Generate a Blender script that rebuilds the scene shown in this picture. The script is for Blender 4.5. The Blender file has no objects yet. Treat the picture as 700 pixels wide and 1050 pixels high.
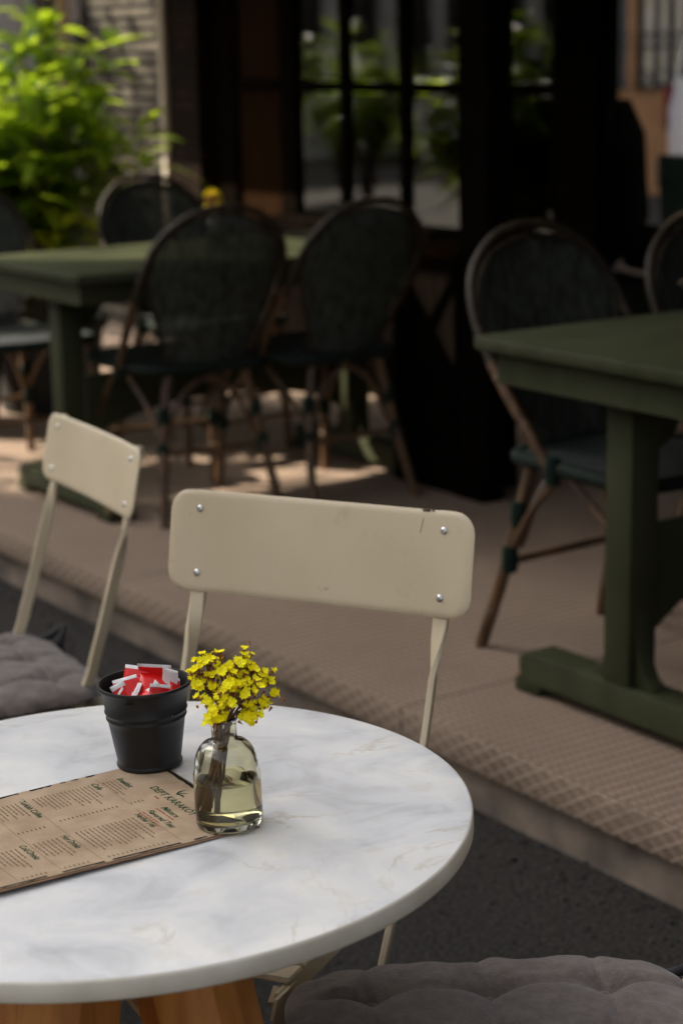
import bpy, bmesh, math, random
from mathutils import Vector, Matrix, Euler

R = math.radians
C = bpy.context.scene.collection
rnd = random.Random(7)
scene = bpy.context.scene

# --------------------------------------------------------------- materials
def new_mat(name):
    m = bpy.data.materials.new(name); m.use_nodes = True
    nt = m.node_tree
    return m, nt, nt.nodes['Principled BSDF'], nt.nodes['Material Output']

def setp(b, **k):
    names = dict(color='Base Color', rough='Roughness', metal='Metallic', trans='Transmission Weight', ior='IOR',
                 spec='Specular IOR Level', coat='Coat Weight', alpha='Alpha', sheen='Sheen Weight', sss='Subsurface Weight')
    for a, v in k.items():
        i = b.inputs[names[a]]
        i.default_value = (*v, 1) if a == 'color' else v

def noise_mat(name, c1, c2, scale=8, rough=.6, bump=0., bump_scale=60, detail=4, rvar=.1, metal=0, spec=.5, coat=0, stretch=None, sheen=0, lo=.35, hi=.65):
    m, nt, b, out = new_mat(name); N = nt.nodes; L = nt.links
    tc = N.new('ShaderNodeTexCoord'); co = tc.outputs['Object']
    if stretch:
        mp = N.new('ShaderNodeMapping'); mp.inputs['Scale'].default_value = stretch
        L.new(co, mp.inputs['Vector']); co = mp.outputs['Vector']
    n = N.new('ShaderNodeTexNoise'); n.inputs['Scale'].default_value = scale; n.inputs['Detail'].default_value = detail
    L.new(co, n.inputs['Vector'])
    cr = N.new('ShaderNodeValToRGB'); cr.color_ramp.elements[0].position = lo; cr.color_ramp.elements[1].position = hi
    cr.color_ramp.elements[0].color = (*c1, 1); cr.color_ramp.elements[1].color = (*c2, 1)
    L.new(n.outputs['Fac'], cr.inputs['Fac']); L.new(cr.outputs['Color'], b.inputs['Base Color'])
    setp(b, rough=rough, metal=metal, spec=spec, coat=coat, sheen=sheen)
    mr = N.new('ShaderNodeMapRange'); mr.inputs['To Min'].default_value = max(0, rough-rvar); mr.inputs['To Max'].default_value = min(1, rough+rvar)
    L.new(n.outputs['Fac'], mr.inputs['Value']); L.new(mr.outputs['Result'], b.inputs['Roughness'])
    if bump:
        n2 = N.new('ShaderNodeTexNoise'); n2.inputs['Scale'].default_value = bump_scale; n2.inputs['Detail'].default_value = 5
        L.new(co, n2.inputs['Vector'])
        bp = N.new('ShaderNodeBump'); bp.inputs['Strength'].default_value = bump; bp.inputs['Distance'].default_value = .004
        L.new(n2.outputs['Fac'], bp.inputs['Height']); L.new(bp.outputs['Normal'], b.inputs['Normal'])
    return m

def diamond_mat(name, c_plate, c_groove, pitch, axes, rot, bump, line=.12, seam=1.22, grid=False):
    """Embossed diamond lattice over two object axes."""
    m, nt, b, out = new_mat(name); N = nt.nodes; L = nt.links
    tc = N.new('ShaderNodeTexCoord'); sp = N.new('ShaderNodeSeparateXYZ'); L.new(tc.outputs['Object'], sp.inputs[0])
    def math_(op, a, bb=None):
        n = N.new('ShaderNodeMath'); n.operation = op
        for i, v in enumerate((a, bb)):
            if v is None: continue
            if isinstance(v, (int, float)): n.inputs[i].default_value = v
            else: L.new(v, n.inputs[i])
        return n.outputs[0]
    A, B = sp.outputs[axes[0]], sp.outputs[axes[1]]
    ca, sa = math.cos(rot), math.sin(rot)
    p = math_('ADD', math_('MULTIPLY', A, ca/pitch), math_('MULTIPLY', B, sa/pitch))
    q = math_('SUBTRACT', math_('MULTIPLY', A, ca/pitch), math_('MULTIPLY', B, sa/pitch))
    if grid: p, q = math_('MULTIPLY', A, 1/pitch), math_('MULTIPLY', B, .62/pitch)
    lines = None
    for t in (p, q):
        f = math_('ABSOLUTE', math_('SUBTRACT', math_('FRACT', t), .5))      # 0 centre of a line, .5 between
        n = N.new('ShaderNodeMapRange'); n.interpolation_type = 'SMOOTHSTEP'
        n.inputs['From Min'].default_value = line; n.inputs['From Max'].default_value = line*.3
        L.new(f, n.inputs['Value'])
        lines = n.outputs[0] if lines is None else math_('MAXIMUM', lines, n.outputs[0])
    no = N.new('ShaderNodeTexNoise'); no.inputs['Scale'].default_value = 3.2; no.inputs['Detail'].default_value = 7
    no.inputs['Roughness'].default_value = .62
    L.new(tc.outputs['Object'], no.inputs['Vector'])
    cr = N.new('ShaderNodeValToRGB'); cr.color_ramp.elements[0].position = .3; cr.color_ramp.elements[1].position = .72
    cr.color_ramp.elements[0].color = (*[c*.72 for c in c_plate], 1); cr.color_ramp.elements[1].color = (*[min(1, c*1.14) for c in c_plate], 1)
    L.new(no.outputs['Fac'], cr.inputs['Fac'])
    mx = N.new('ShaderNodeMix'); mx.data_type = 'RGBA'
    L.new(lines, mx.inputs['Factor']); L.new(cr.outputs['Color'], mx.inputs['A']); mx.inputs['B'].default_value = (*c_groove, 1)
    # scuffs, worn light patches, spots and the seams between sheets
    st = N.new('ShaderNodeTexNoise'); st.inputs['Scale'].default_value = 11; st.inputs['Detail'].default_value = 9; st.inputs['Roughness'].default_value = .7
    L.new(tc.outputs['Object'], st.inputs['Vector'])
    sr = N.new('ShaderNodeMapRange'); sr.inputs['From Min'].default_value = .56; sr.inputs['From Max'].default_value = .70; sr.inputs['To Max'].default_value = .6; L.new(st.outputs['Fac'], sr.inputs['Value'])
    mx3 = N.new('ShaderNodeMix'); mx3.data_type = 'RGBA'; L.new(sr.outputs['Result'], mx3.inputs['Factor']); L.new(mx.outputs['Result'], mx3.inputs['A']); mx3.inputs['B'].default_value = (*[c*.5 for c in c_plate], 1)
    sm = math_('LESS_THAN', math_('ABSOLUTE', math_('SUBTRACT', math_('FRACT', math_('MULTIPLY', sp.outputs['Y'], 1/seam)), .5)), .0022)
    mx4 = N.new('ShaderNodeMix'); mx4.data_type = 'RGBA'; L.new(sm, mx4.inputs['Factor']); L.new(mx3.outputs['Result'], mx4.inputs['A']); mx4.inputs['B'].default_value = (.03, .022, .017, 1)
    L.new(mx4.outputs['Result'], b.inputs['Base Color'])
    bp = N.new('ShaderNodeBump'); bp.inputs['Strength'].default_value = bump; bp.inputs['Distance'].default_value = .004
    L.new(lines, bp.inputs['Height']); L.new(bp.outputs['Normal'], b.inputs['Normal'])
    setp(b, rough=.62, spec=.35)
    return m

def marble_mat(name='marble'):
    m, nt, b, out = new_mat(name); N = nt.nodes; L = nt.links
    tc = N.new('ShaderNodeTexCoord')
    mp = N.new('ShaderNodeMapping'); mp.inputs['Rotation'].default_value = (0, 0, R(20)); mp.inputs['Scale'].default_value = (1, 1.2, 1)
    L.new(tc.outputs['Object'], mp.inputs['Vector'])
    big = N.new('ShaderNodeTexNoise'); big.inputs['Scale'].default_value = 8.5; big.inputs['Detail'].default_value = 8; big.inputs['Roughness'].default_value = .55
    big.inputs['Distortion'].default_value = .8
    L.new(mp.outputs['Vector'], big.inputs['Vector'])
    cr = N.new('ShaderNodeValToRGB'); e = cr.color_ramp.elements
    e[0].position = .30; e[0].color = (.44, .445, .465, 1); e[1].position = .62; e[1].color = (.735, .728, .712, 1)
    x = e.new(.46); x.color = (.63, .635, .655, 1)
    L.new(big.outputs['Fac'], cr.inputs['Fac'])
    # warm, thin, broken veins
    vn = N.new('ShaderNodeTexNoise'); vn.inputs['Scale'].default_value = 3.6; vn.inputs['Detail'].default_value = 9; vn.inputs['Roughness'].default_value = .6
    vn.inputs['Distortion'].default_value = 1.1
    mp2 = N.new('ShaderNodeMapping'); mp2.inputs['Location'].default_value = (5.3, .45, .3); mp2.inputs['Rotation'].default_value = (0, 0, R(-25)); mp2.inputs['Scale'].default_value = (1, 1.25, 1)
    L.new(tc.outputs['Object'], mp2.inputs['Vector']); L.new(mp2.outputs['Vector'], vn.inputs['Vector'])
    v = N.new('ShaderNodeValToRGB'); ve = v.color_ramp.elements
    ve[0].position = .486; ve[0].color = (0, 0, 0, 1); ve[1].position = .514; ve[1].color = (0, 0, 0, 1)
    x = ve.new(.5); x.color = (1, 1, 1, 1)
    L.new(vn.outputs['Fac'], v.inputs['Fac'])
    patch = N.new('ShaderNodeTexNoise'); patch.inputs['Scale'].default_value = 9; patch.inputs['Detail'].default_value = 3
    L.new(tc.outputs['Object'], patch.inputs['Vector'])
    pr = N.new('ShaderNodeMapRange'); pr.inputs['From Min'].default_value = .42; pr.inputs['From Max'].default_value = .68; pr.inputs['To Max'].default_value = .55
    L.new(patch.outputs['Fac'], pr.inputs['Value'])
    mul = N.new('ShaderNodeMath'); mul.operation = 'MULTIPLY'; L.new(v.outputs['Color'], mul.inputs[0]); L.new(pr.outputs['Result'], mul.inputs[1])
    mx = N.new('ShaderNodeMix'); mx.data_type = 'RGBA'; L.new(mul.outputs[0], mx.inputs['Factor'])
    L.new(cr.outputs['Color'], mx.inputs['A']); mx.inputs['B'].default_value = (.42, .35, .22, 1)
    # ochre mottling
    oc = N.new('ShaderNodeTexNoise'); oc.inputs['Scale'].default_value = 34; oc.inputs['Detail'].default_value = 6
    L.new(tc.outputs['Object'], oc.inputs['Vector'])
    om = N.new('ShaderNodeMapRange'); om.inputs['From Min'].default_value = .58; om.inputs['From Max'].default_value = .74; om.inputs['To Max'].default_value = .28
    L.new(oc.outputs['Fac'], om.inputs['Value'])
    mx2 = N.new('ShaderNodeMix'); mx2.data_type = 'RGBA'; L.new(om.outputs['Result'], mx2.inputs['Factor'])
    L.new(mx.outputs['Result'], mx2.inputs['A']); mx2.inputs['B'].default_value = (.50, .45, .35, 1)
    L.new(mx2.outputs['Result'], b.inputs['Base Color'])
    setp(b, rough=.32, spec=.5)
    rr = N.new('ShaderNodeMapRange'); rr.inputs['To Min'].default_value = .24; rr.inputs['To Max'].default_value = .42
    L.new(oc.outputs['Fac'], rr.inputs['Value']); L.new(rr.outputs['Result'], b.inputs['Roughness'])
    return m

def weave_mat(name, c1, c2, scale, hole=.25):
    m, nt, b, out = new_mat(name); N = nt.nodes; L = nt.links
    tc = N.new('ShaderNodeTexCoord')
    facs = []
    for ax, ph in (('X', 0), ('Z', 1)):
        w = N.new('ShaderNodeTexWave'); w.wave_type = 'BANDS'; w.bands_direction = ax; w.inputs['Scale'].default_value = scale
        w.inputs['Distortion'].default_value = .6; w.inputs['Detail'].default_value = 1
        L.new(tc.outputs['Object'], w.inputs['Vector']); facs.append(w.outputs['Fac'])
    mxm = N.new('ShaderNodeMath'); mxm.operation = 'MAXIMUM'; L.new(facs[0], mxm.inputs[0]); L.new(facs[1], mxm.inputs[1])
    n = N.new('ShaderNodeTexNoise'); n.inputs['Scale'].default_value = 14; n.inputs['Detail'].default_value = 3
    mp = N.new('ShaderNodeMapping'); mp.inputs['Scale'].default_value = (5, 5, 1); L.new(tc.outputs['Object'], mp.inputs['Vector']); L.new(mp.outputs['Vector'], n.inputs['Vector'])
    cr = N.new('ShaderNodeValToRGB'); cr.color_ramp.elements[0].color = (*c1, 1); cr.color_ramp.elements[1].color = (*c2, 1)
    cr.color_ramp.elements[0].position = .35; cr.color_ramp.elements[1].position = .68
    L.new(n.outputs['Fac'], cr.inputs['Fac']); L.new(cr.outputs['Color'], b.inputs['Base Color'])
    gt = N.new('ShaderNodeMath'); gt.operation = 'GREATER_THAN'; gt.inputs[1].default_value = hole; L.new(mxm.outputs[0], gt.inputs[0])
    L.new(gt.outputs[0], b.inputs['Alpha'])
    bp = N.new('ShaderNodeBump'); bp.inputs['Strength'].default_value = .6; bp.inputs['Distance'].default_value = .003
    L.new(mxm.outputs[0], bp.inputs['Height']); L.new(bp.outputs['Normal'], b.inputs['Normal'])
    setp(b, rough=.6, spec=.3)
    return m

def leaf_mat(name, c1, c2, trans=(.35, .55, .03)):
    m, nt, b, out = new_mat(name); N = nt.nodes; L = nt.links
    info = N.new('ShaderNodeTexCoord'); n = N.new('ShaderNodeTexNoise'); n.inputs['Scale'].default_value = 9; n.inputs['Detail'].default_value = 2
    L.new(info.outputs['Object'], n.inputs['Vector'])
    cr = N.new('ShaderNodeValToRGB'); cr.color_ramp.elements[0].color = (*c1, 1); cr.color_ramp.elements[1].color = (*c2, 1)
    cr.color_ramp.elements[0].position = .35; cr.color_ramp.elements[1].position = .65
    L.new(n.outputs['Fac'], cr.inputs['Fac']); L.new(cr.outputs['Color'], b.inputs['Base Color'])
    setp(b, rough=.2, spec=.8)
    tr = N.new('ShaderNodeBsdfTranslucent'); tr.inputs['Color'].default_value = (*trans, 1)
    mx = N.new('ShaderNodeMixShader'); mx.inputs['Fac'].default_value = .42
    L.new(b.outputs[0], mx.inputs[1]); L.new(tr.outputs[0], mx.inputs[2]); L.new(mx.outputs[0], out.inputs['Surface'])
    return m

def brick_mat(name, c1, c2, mortar, bw, bh, axes=('Y', 'Z'), bump=.6, rough=.8, spec=.3, msize=.006):
    m, nt, b, out = new_mat(name); N = nt.nodes; L = nt.links
    tc = N.new('ShaderNodeTexCoord'); sp = N.new('ShaderNodeSeparateXYZ'); cb = N.new('ShaderNodeCombineXYZ')
    L.new(tc.outputs['Object'], sp.inputs[0]); L.new(sp.outputs[axes[0]], cb.inputs['X']); L.new(sp.outputs[axes[1]], cb.inputs['Y'])
    br = N.new('ShaderNodeTexBrick'); br.inputs['Scale'].default_value = 1
    br.inputs['Brick Width'].default_value = bw; br.inputs['Row Height'].default_value = bh; br.inputs['Mortar Size'].default_value = msize
    br.inputs['Mortar Smooth'].default_value = .3
    br.inputs['Color1'].default_value = (*c1, 1); br.inputs['Color2'].default_value = (*c2, 1); br.inputs['Mortar'].default_value = (*mortar, 1)
    L.new(cb.outputs[0], br.inputs['Vector'])
    n = N.new('ShaderNodeTexNoise'); n.inputs['Scale'].default_value = 11; n.inputs['Detail'].default_value = 5; L.new(tc.outputs['Object'], n.inputs['Vector'])
    mr = N.new('ShaderNodeMapRange'); mr.inputs['To Min'].default_value = .45; mr.inputs['To Max'].default_value = 1.3; L.new(n.outputs['Fac'], mr.inputs['Value'])
    mx = N.new('ShaderNodeMix'); mx.data_type = 'RGBA'; mx.blend_type = 'MULTIPLY'; mx.inputs['Factor'].default_value = 1
    L.new(br.outputs['Color'], mx.inputs['A']); L.new(mr.outputs['Result'], mx.inputs['B']); L.new(mx.outputs['Result'], b.inputs['Base Color'])
    bp = N.new('ShaderNodeBump'); bp.inputs['Strength'].default_value = bump; bp.inputs['Distance'].default_value = .01; bp.invert = True
    L.new(br.outputs['Fac'], bp.inputs['Height']); L.new(bp.outputs['Normal'], b.inputs['Normal'])
    setp(b, rough=rough, spec=spec)
    return m

def glass_mat(name, color=(1, 1, 1), ior=1.45, rough=0.):
    m, nt, b, out = new_mat(name)
    setp(b, color=color, trans=1, ior=ior, rough=rough)
    return m

def pane_mat(name, tint=(.82, .83, .79)):
    m, nt, b, out = new_mat(name); N = nt.nodes; L = nt.links
    t = N.new('ShaderNodeBsdfTransparent'); t.inputs['Color'].default_value = (*tint, 1)
    g = N.new('ShaderNodeBsdfGlossy'); g.inputs['Roughness'].default_value = .015; g.inputs['Color'].default_value = (1, 1, 1, 1)
    f = N.new('ShaderNodeFresnel'); f.inputs['IOR'].default_value = 1.5
    mx = N.new('ShaderNodeMixShader'); L.new(f.outputs[0], mx.inputs['Fac']); L.new(t.outputs[0], mx.inputs[1]); L.new(g.outputs[0], mx.inputs[2])
    L.new(mx.outputs[0], out.inputs['Surface'])
    return m

def bottle_mat(name):
    """Thin blown glass with a smoky olive tint that lets light through to what is inside."""
    m, nt, b, out = new_mat(name); N = nt.nodes; L = nt.links
    t = N.new('ShaderNodeBsdfTransparent')
    lw = N.new('ShaderNodeLayerWeight'); lw.inputs['Blend'].default_value = .35
    cr = N.new('ShaderNodeValToRGB'); cr.color_ramp.elements[0].color = (.80, .77, .64, 1); cr.color_ramp.elements[1].color = (.30, .28, .17, 1)
    cr.color_ramp.elements[0].position = .15; cr.color_ramp.elements[1].position = .85
    L.new(lw.outputs['Facing'], cr.inputs['Fac']); L.new(cr.outputs['Color'], t.inputs['Color'])
    g = N.new('ShaderNodeBsdfGlossy'); g.inputs['Roughness'].default_value = .03
    f = N.new('ShaderNodeFresnel'); f.inputs['IOR'].default_value = 1.5
    mx = N.new('ShaderNodeMixShader'); L.new(f.outputs[0], mx.inputs['Fac']); L.new(t.outputs[0], mx.inputs[1]); L.new(g.outputs[0], mx.inputs[2])
    L.new(mx.outputs[0], out.inputs['Surface'])
    return m

M = {}
M['marble'] = marble_mat()
M['beige'] = noise_mat('beige_paint', (.555, .462, .312), (.625, .527, .370), 7, .42, bump=.05, bump_scale=240, rvar=.08)
def painted(name, c1, c2, speck, rough, spec=.5, thr=.70, grain=(1, 1, 1), amount=.8):
    m = noise_mat(name, c1, c2, 5, rough, bump=.06, bump_scale=220, rvar=.1, spec=spec, stretch=grain)
    nt = m.node_tree; N = nt.nodes; L = nt.links; b = N['Principled BSDF']
    src = b.inputs['Base Color'].links[0].from_socket
    tc = N.new('ShaderNodeTexCoord'); total = None
    for sc_, st, t in ((46, (1, 1, 1), thr), (9, (1, 1, 1), thr-.06), (16, (7, 7, .6), thr+.015)):
        mp = N.new('ShaderNodeMapping'); mp.inputs['Scale'].default_value = st; L.new(tc.outputs['Object'], mp.inputs['Vector'])
        n = N.new('ShaderNodeTexNoise'); n.inputs['Scale'].default_value = sc_; n.inputs['Detail'].default_value = 8; n.inputs['Roughness'].default_value = .66; L.new(mp.outputs['Vector'], n.inputs['Vector'])
        r = N.new('ShaderNodeMapRange'); r.inputs['From Min'].default_value = t; r.inputs['From Max'].default_value = t+.07; r.inputs['To Max'].default_value = amount if sc_ != 9 else amount*.35; L.new(n.outputs['Fac'], r.inputs['Value'])
        if total is None: total = r.outputs['Result']
        else:
            mx = N.new('ShaderNodeMath'); mx.operation = 'MAXIMUM'; L.new(total, mx.inputs[0]); L.new(r.outputs['Result'], mx.inputs[1]); total = mx.outputs[0]
    mx = N.new('ShaderNodeMix'); mx.data_type = 'RGBA'; L.new(total, mx.inputs['Factor']); L.new(src, mx.inputs['A']); mx.inputs['B'].default_value = (*speck, 1)
    L.new(mx.outputs['Result'], b.inputs['Base Color'])
    return m
M['beige'] = painted('beige_paint', (.555, .462, .312), (.625, .527, .370), (.26, .20, .13), .42, thr=.665)
M['chrome'] = noise_mat('rivet_steel', (.55, .55, .55), (.7, .7, .7), 40, .22, metal=1)
M['chip'] = noise_mat('bare_rust', (.03, .02, .015), (.07, .04, .02), 60, .8)
M['bind'] = noise_mat('dark_bound_cane', (.014, .010, .006), (.042, .028, .016), 60, .55, bump=.5, bump_scale=200, spec=.3)
M['cane'] = noise_mat('brown_cane', (.045, .022, .009), (.13, .068, .029), 26, .42, bump=.15, bump_scale=70, rvar=.12, stretch=(1, 1, .35))
M['wrap'] = noise_mat('green_wrap', (.004, .012, .008), (.010, .024, .017), 60, .65, spec=.15, bump=.4, bump_scale=160)
M['weave'] = weave_mat('dark_weave', (.014, .017, .013), (.068, .076, .062), 33, .46)
M['seatweave'] = weave_mat('seat_weave', (.008, .010, .010), (.036, .040, .040), 34, .0)
M['rim'] = noise_mat('green_seat_rim', (.007, .012, .009), (.016, .024, .019), 40, .7, spec=.1)
M['green'] = painted('green_paint', (.031, .0345, .0165), (.043, .0475, .0235), (.012, .014, .008), .55, .12, thr=.66, grain=(1, 3, 1), amount=.5)
M['bare'] = noise_mat('bare_wood', (.30, .17, .08), (.42, .25, .13), 20, .7)
M['orange_wood'] = noise_mat('orange_varnished_wood', (.40, .15, .032), (.60, .26, .065), 5, .35, bump=.1, bump_scale=30, stretch=(9, 9, .8))
M['cushion'] = noise_mat('taupe_linen', (.128, .102, .090), (.175, .142, .126), 90, .95, bump=.5, bump_scale=420, spec=.15, sheen=.25)
M['strap'] = noise_mat('black_strap', (.012, .011, .012), (.03, .028, .03), 60, .8)
M['bucket'] = noise_mat('black_enamel', (.008, .008, .009), (.014, .014, .015), 20, .46, spec=.35, bump=.06, bump_scale=120, rvar=.1)
M['red'] = noise_mat('red_paper', (.66, .008, .008), (.80, .016, .014), 30, .32)
M['white_paper'] = noise_mat('white_paper', (.68, .66, .66), (.80, .79, .79), 40, .45)
M['kraft'] = noise_mat('kraft_paper', (.345, .245, .16), (.435, .325, .22), 26, .85, bump=.12, bump_scale=90, detail=8, spec=.2)
M['kraft_edge'] = noise_mat('kraft_edge', (.18, .10, .05), (.27, .16, .09), 40, .9)
M['ink_green'] = noise_mat('green_ink', (.022, .055, .026), (.05, .095, .045), 120, .8, spec=.1)
M['ink_black'] = noise_mat('black_ink', (.008, .008, .007), (.03, .026, .02), 90, .8, spec=.1)
M['ink_grey'] = noise_mat('grey_ink', (.17, .115, .072), (.24, .165, .108), 200, .9, spec=.1)
M['ink_red'] = noise_mat('red_ink', (.28, .08, .05), (.34, .13, .08), 200, .9, spec=.1)
M['bottle'] = glass_mat('smoky_bottle_glass', (.90, .88, .73), 1.48, .012)
M['water'] = glass_mat('stale_water', (.95, .92, .70), 1.33)
M['stem'] = noise_mat('brown_stem', (.07, .032, .012), (.16, .075, .03), 60, .7, bump=.3, bump_scale=120)
M['petal'] = None
M['calyx'] = noise_mat('russet_calyx', (.20, .07, .02), (.36, .15, .05), 90, .8, spec=.2)
M['floor'] = diamond_mat('embossed_terrace_floor', (.40, .288, .212), (.19, .132, .096), .0185, ('X', 'Y'), R(50), .9, .25, grid=True)
M['lip'] = diamond_mat('embossed_step_edge', (.26, .185, .135), (.41, .305, .228), .0259, ('Y', 'Z'), R(58.8), .9, .13)
M['riser'] = noise_mat('step_concrete', (.10, .078, .062), (.27, .21, .165), 7, .9, bump=.6, bump_scale=34, detail=10)
M['asphalt'] = noise_mat('asphalt', (.005, .0045, .004), (.056, .048, .042), 120, .95, bump=1.0, bump_scale=110, detail=9, lo=.38, hi=.68, spec=.25)
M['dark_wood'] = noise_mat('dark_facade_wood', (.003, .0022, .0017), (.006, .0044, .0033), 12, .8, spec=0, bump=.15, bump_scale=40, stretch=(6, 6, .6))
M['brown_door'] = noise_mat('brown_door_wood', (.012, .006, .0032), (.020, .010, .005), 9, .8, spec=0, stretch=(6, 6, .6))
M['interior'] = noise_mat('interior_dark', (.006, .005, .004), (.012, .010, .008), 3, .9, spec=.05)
M['interior_floor'] = noise_mat('interior_boards', (.07, .04, .025), (.12, .07, .045), 5, .5, stretch=(1, 8, 1))
M['pane'] = pane_mat('window_glass')
M['slate'] = brick_mat('thin_stone_courses', (.15, .13, .10), (.10, .088, .07), (.006, .005, .004), .42, .052, ('Y', 'Z'), 1.0, .85, msize=.013, spec=.1)
M['pillar_brick'] = brick_mat('dark_glazed_brick', (.024, .013, .007), (.009, .006, .004), (.003, .0025, .002), .09, .05, ('Y', 'Z'), .8, .7, spec=.03)
M['pale_wall'] = noise_mat('pale_render', (.72, .73, .75), (.80, .81, .83), 2, .9, bump=.2)
M['tan'] = noise_mat('tan_post', (.36, .24, .10), (.46, .32, .15), 5, .7)
M['ochre'] = noise_mat('orange_render', (.42, .20, .085), (.52, .27, .12), 3, .9, bump=.2, bump_scale=30)
M['slat'] = noise_mat('cream_slat', (.50, .42, .30), (.60, .52, .39), 8, .7)
M['cream'] = noise_mat('cream_wall', (.36, .31, .24), (.45, .39, .31), 3, .85)
M['iron'] = noise_mat('dark_iron', (.02, .02, .02), (.05, .045, .04), 30, .6)
M['white_car'] = noise_mat('white_car_paint', (.66, .68, .74), (.70, .72, .78), 2, .25, coat=.5)
M['car_glass'] = noise_mat('car_glass', (.006, .007, .008), (.01, .011, .012), 3, .08)
M['tyre'] = noise_mat('tyre_rubber', (.012, .012, .012), (.025, .025, .025), 30, .8)
M['lamp_red'] = noise_mat('tail_lamp_red', (.12, .008, .012), (.16, .012, .018), 20, .25)
M['black_fabric'] = noise_mat('black_upholstery', (.010, .009, .0075), (.020, .018, .015), 50, .9, spec=.2)
M['light_wood'] = noise_mat('light_wood', (.26, .16, .085), (.34, .22, .13), 6, .5, stretch=(1, 9, 1))
M['dusty_green'] = noise_mat('dusty_green_paint', (.075, .115, .09), (.10, .15, .12), 8, .5)
M['petal'] = noise_mat('yellow_petal', (.90, .76, .004), (.97, .90, .03), 90, .8, spec=.1)
M['leaf'] = leaf_mat('laurel_leaf', (.06, .11, .010), (.12, .19, .018), (.62, .82, .04))
M['leaf2'] = leaf_mat('tree_leaf', (.03, .06, .012), (.06, .10, .02), (.12, .20, .03))
M['bark'] = noise_mat('bark', (.06, .045, .03), (.14, .10, .07), 14, .9, bump=.6, bump_scale=30)
M['pot'] = noise_mat('dark_pot', (.02, .019, .018), (.045, .042, .038), 9, .8, bump=.2)
M['soil'] = noise_mat('soil', (.02, .014, .01), (.05, .035, .022), 60, .95, bump=.6)
M['canvas'] = noise_mat('dark_awning_canvas', (.03, .032, .028), (.045, .047, .042), 40, .95, spec=.05)
M['render_beige'] = noise_mat('street_render', (.50, .46, .40), (.60, .56, .49), 2, .9, bump=.2)

# --------------------------------------------------------------- mesh helpers
def link(name, me, mat=None, parent=None, smooth=False):
    if mat is not None and len(me.materials) == 0:
        for x in (mat if isinstance(mat, (list, tuple)) else (mat,)): me.materials.append(x)
    if smooth:
        for p in me.polygons: p.use_smooth = True
    o = bpy.data.objects.new(name, me); C.objects.link(o)
    if parent: o.parent = parent
    return o

def done(name, bm, mat, parent=None, smooth=False, auto=None):
    me = bpy.data.meshes.new(name)
    bmesh.ops.recalc_face_normals(bm, faces=bm.faces)
    bm.to_mesh(me); bm.free()
    o = link(name, me, mat, parent, smooth)
    if auto: sharp(me, auto)
    return o

def sharp(me, ang=35):
    for p in me.polygons: p.use_smooth = True
    me.set_sharp_from_angle(angle=R(ang))

def tag(o, label, cat, group=None, kind=None):
    o['label'] = label; o['category'] = cat
    if group: o['group'] = group
    if kind: o['kind'] = kind
    return o

def struct(o): o['kind'] = 'structure'; return o

def empty(name, loc, rz, label, cat, group=None):
    o = bpy.data.objects.new(name, None); C.objects.link(o)
    o.location = loc; o.rotation_euler = (0, 0, rz); o.empty_display_size = .05
    return tag(o, label, cat, group)

def bx(bm, x0, x1, y0, y1, z0, z1, bevel=0, seg=2, mi=0, mat=None):
    r = bmesh.ops.create_cube(bm, size=1)
    vs = r['verts']
    for v in vs:
        v.co = Vector(((x0+x1)/2 + v.co.x*(x1-x0), (y0+y1)/2 + v.co.y*(y1-y0), (z0+z1)/2 + v.co.z*(z1-z0)))
    fs = list({f for v in vs for f in v.link_faces})
    for f in fs: f.material_index = mi
    if bevel:
        es = list({e for v in vs for e in v.link_edges})
        g = bmesh.ops.bevel(bm, geom=es, offset=bevel, segments=seg, profile=.5, affect='EDGES', clamp_overlap=True)
        vs = list({v for f in g['faces'] for v in f.verts} | {v for v in vs if v.is_valid})
    if mat is not None:
        bmesh.ops.transform(bm, matrix=mat, verts=[v for v in vs if v.is_valid])
    return vs

def box(name, x0, x1, y0, y1, z0, z1, mat, parent=None, bevel=.003, seg=2):
    bm = bmesh.new(); bx(bm, x0, x1, y0, y1, z0, z1, bevel, seg)
    return done(name, bm, mat, parent, auto=40)

def smooth_path(pts, n=8, closed=False):
    """Catmull-Rom through the points."""
    P = [Vector(p) for p in pts]; out = []
    k = len(P)
    for i in range(k if closed else k-1):
        p1, p2 = P[i], P[(i+1) % k]
        p0 = P[(i-1) % k] if (closed or i > 0) else p1*2-p2
        p3 = P[(i+2) % k] if (closed or i+2 < k) else p2*2-p1
        for j in range(n):
            t = j/n
            out.append(.5*((2*p1) + (p2-p0)*t + (2*p0-5*p1+4*p2-p3)*t*t + (3*p1-p0-3*p2+p3)*t**3))
    if not closed: out.append(P[-1])
    return out

def tube(bm, pts, r, n=8, closed=False, cap=True, mi=0):
    P = [Vector(p) for p in pts]; k = len(P); rings = []
    rr = r if isinstance(r, (list, tuple)) else [r]*k
    t0 = (P[1]-P[0]).normalized()
    a = Vector((0, 0, 1)) if abs(t0.z) < .9 else Vector((1, 0, 0))
    nrm = t0.cross(a).normalized()
    for i in range(k):
        if closed: t = (P[(i+1) % k]-P[i-1]).normalized()
        else: t = (P[min(i+1, k-1)]-P[max(i-1, 0)]).normalized()
        nrm = (nrm - t*nrm.dot(t)).normalized(); b = t.cross(nrm)
        rings.append([bm.verts.new(P[i] + rr[i]*(math.cos(2*math.pi*j/n)*nrm + math.sin(2*math.pi*j/n)*b)) for j in range(n)])
    for i in range(k if closed else k-1):
        A, B = rings[i], rings[(i+1) % k]
        for j in range(n):
            f = bm.faces.new((A[j], A[(j+1) % n], B[(j+1) % n], B[j])); f.material_index = mi; f.smooth = True
    if cap and not closed:
        for ring in (rings[0], rings[-1]):
            f = bm.faces.new(ring); f.material_index = mi

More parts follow.
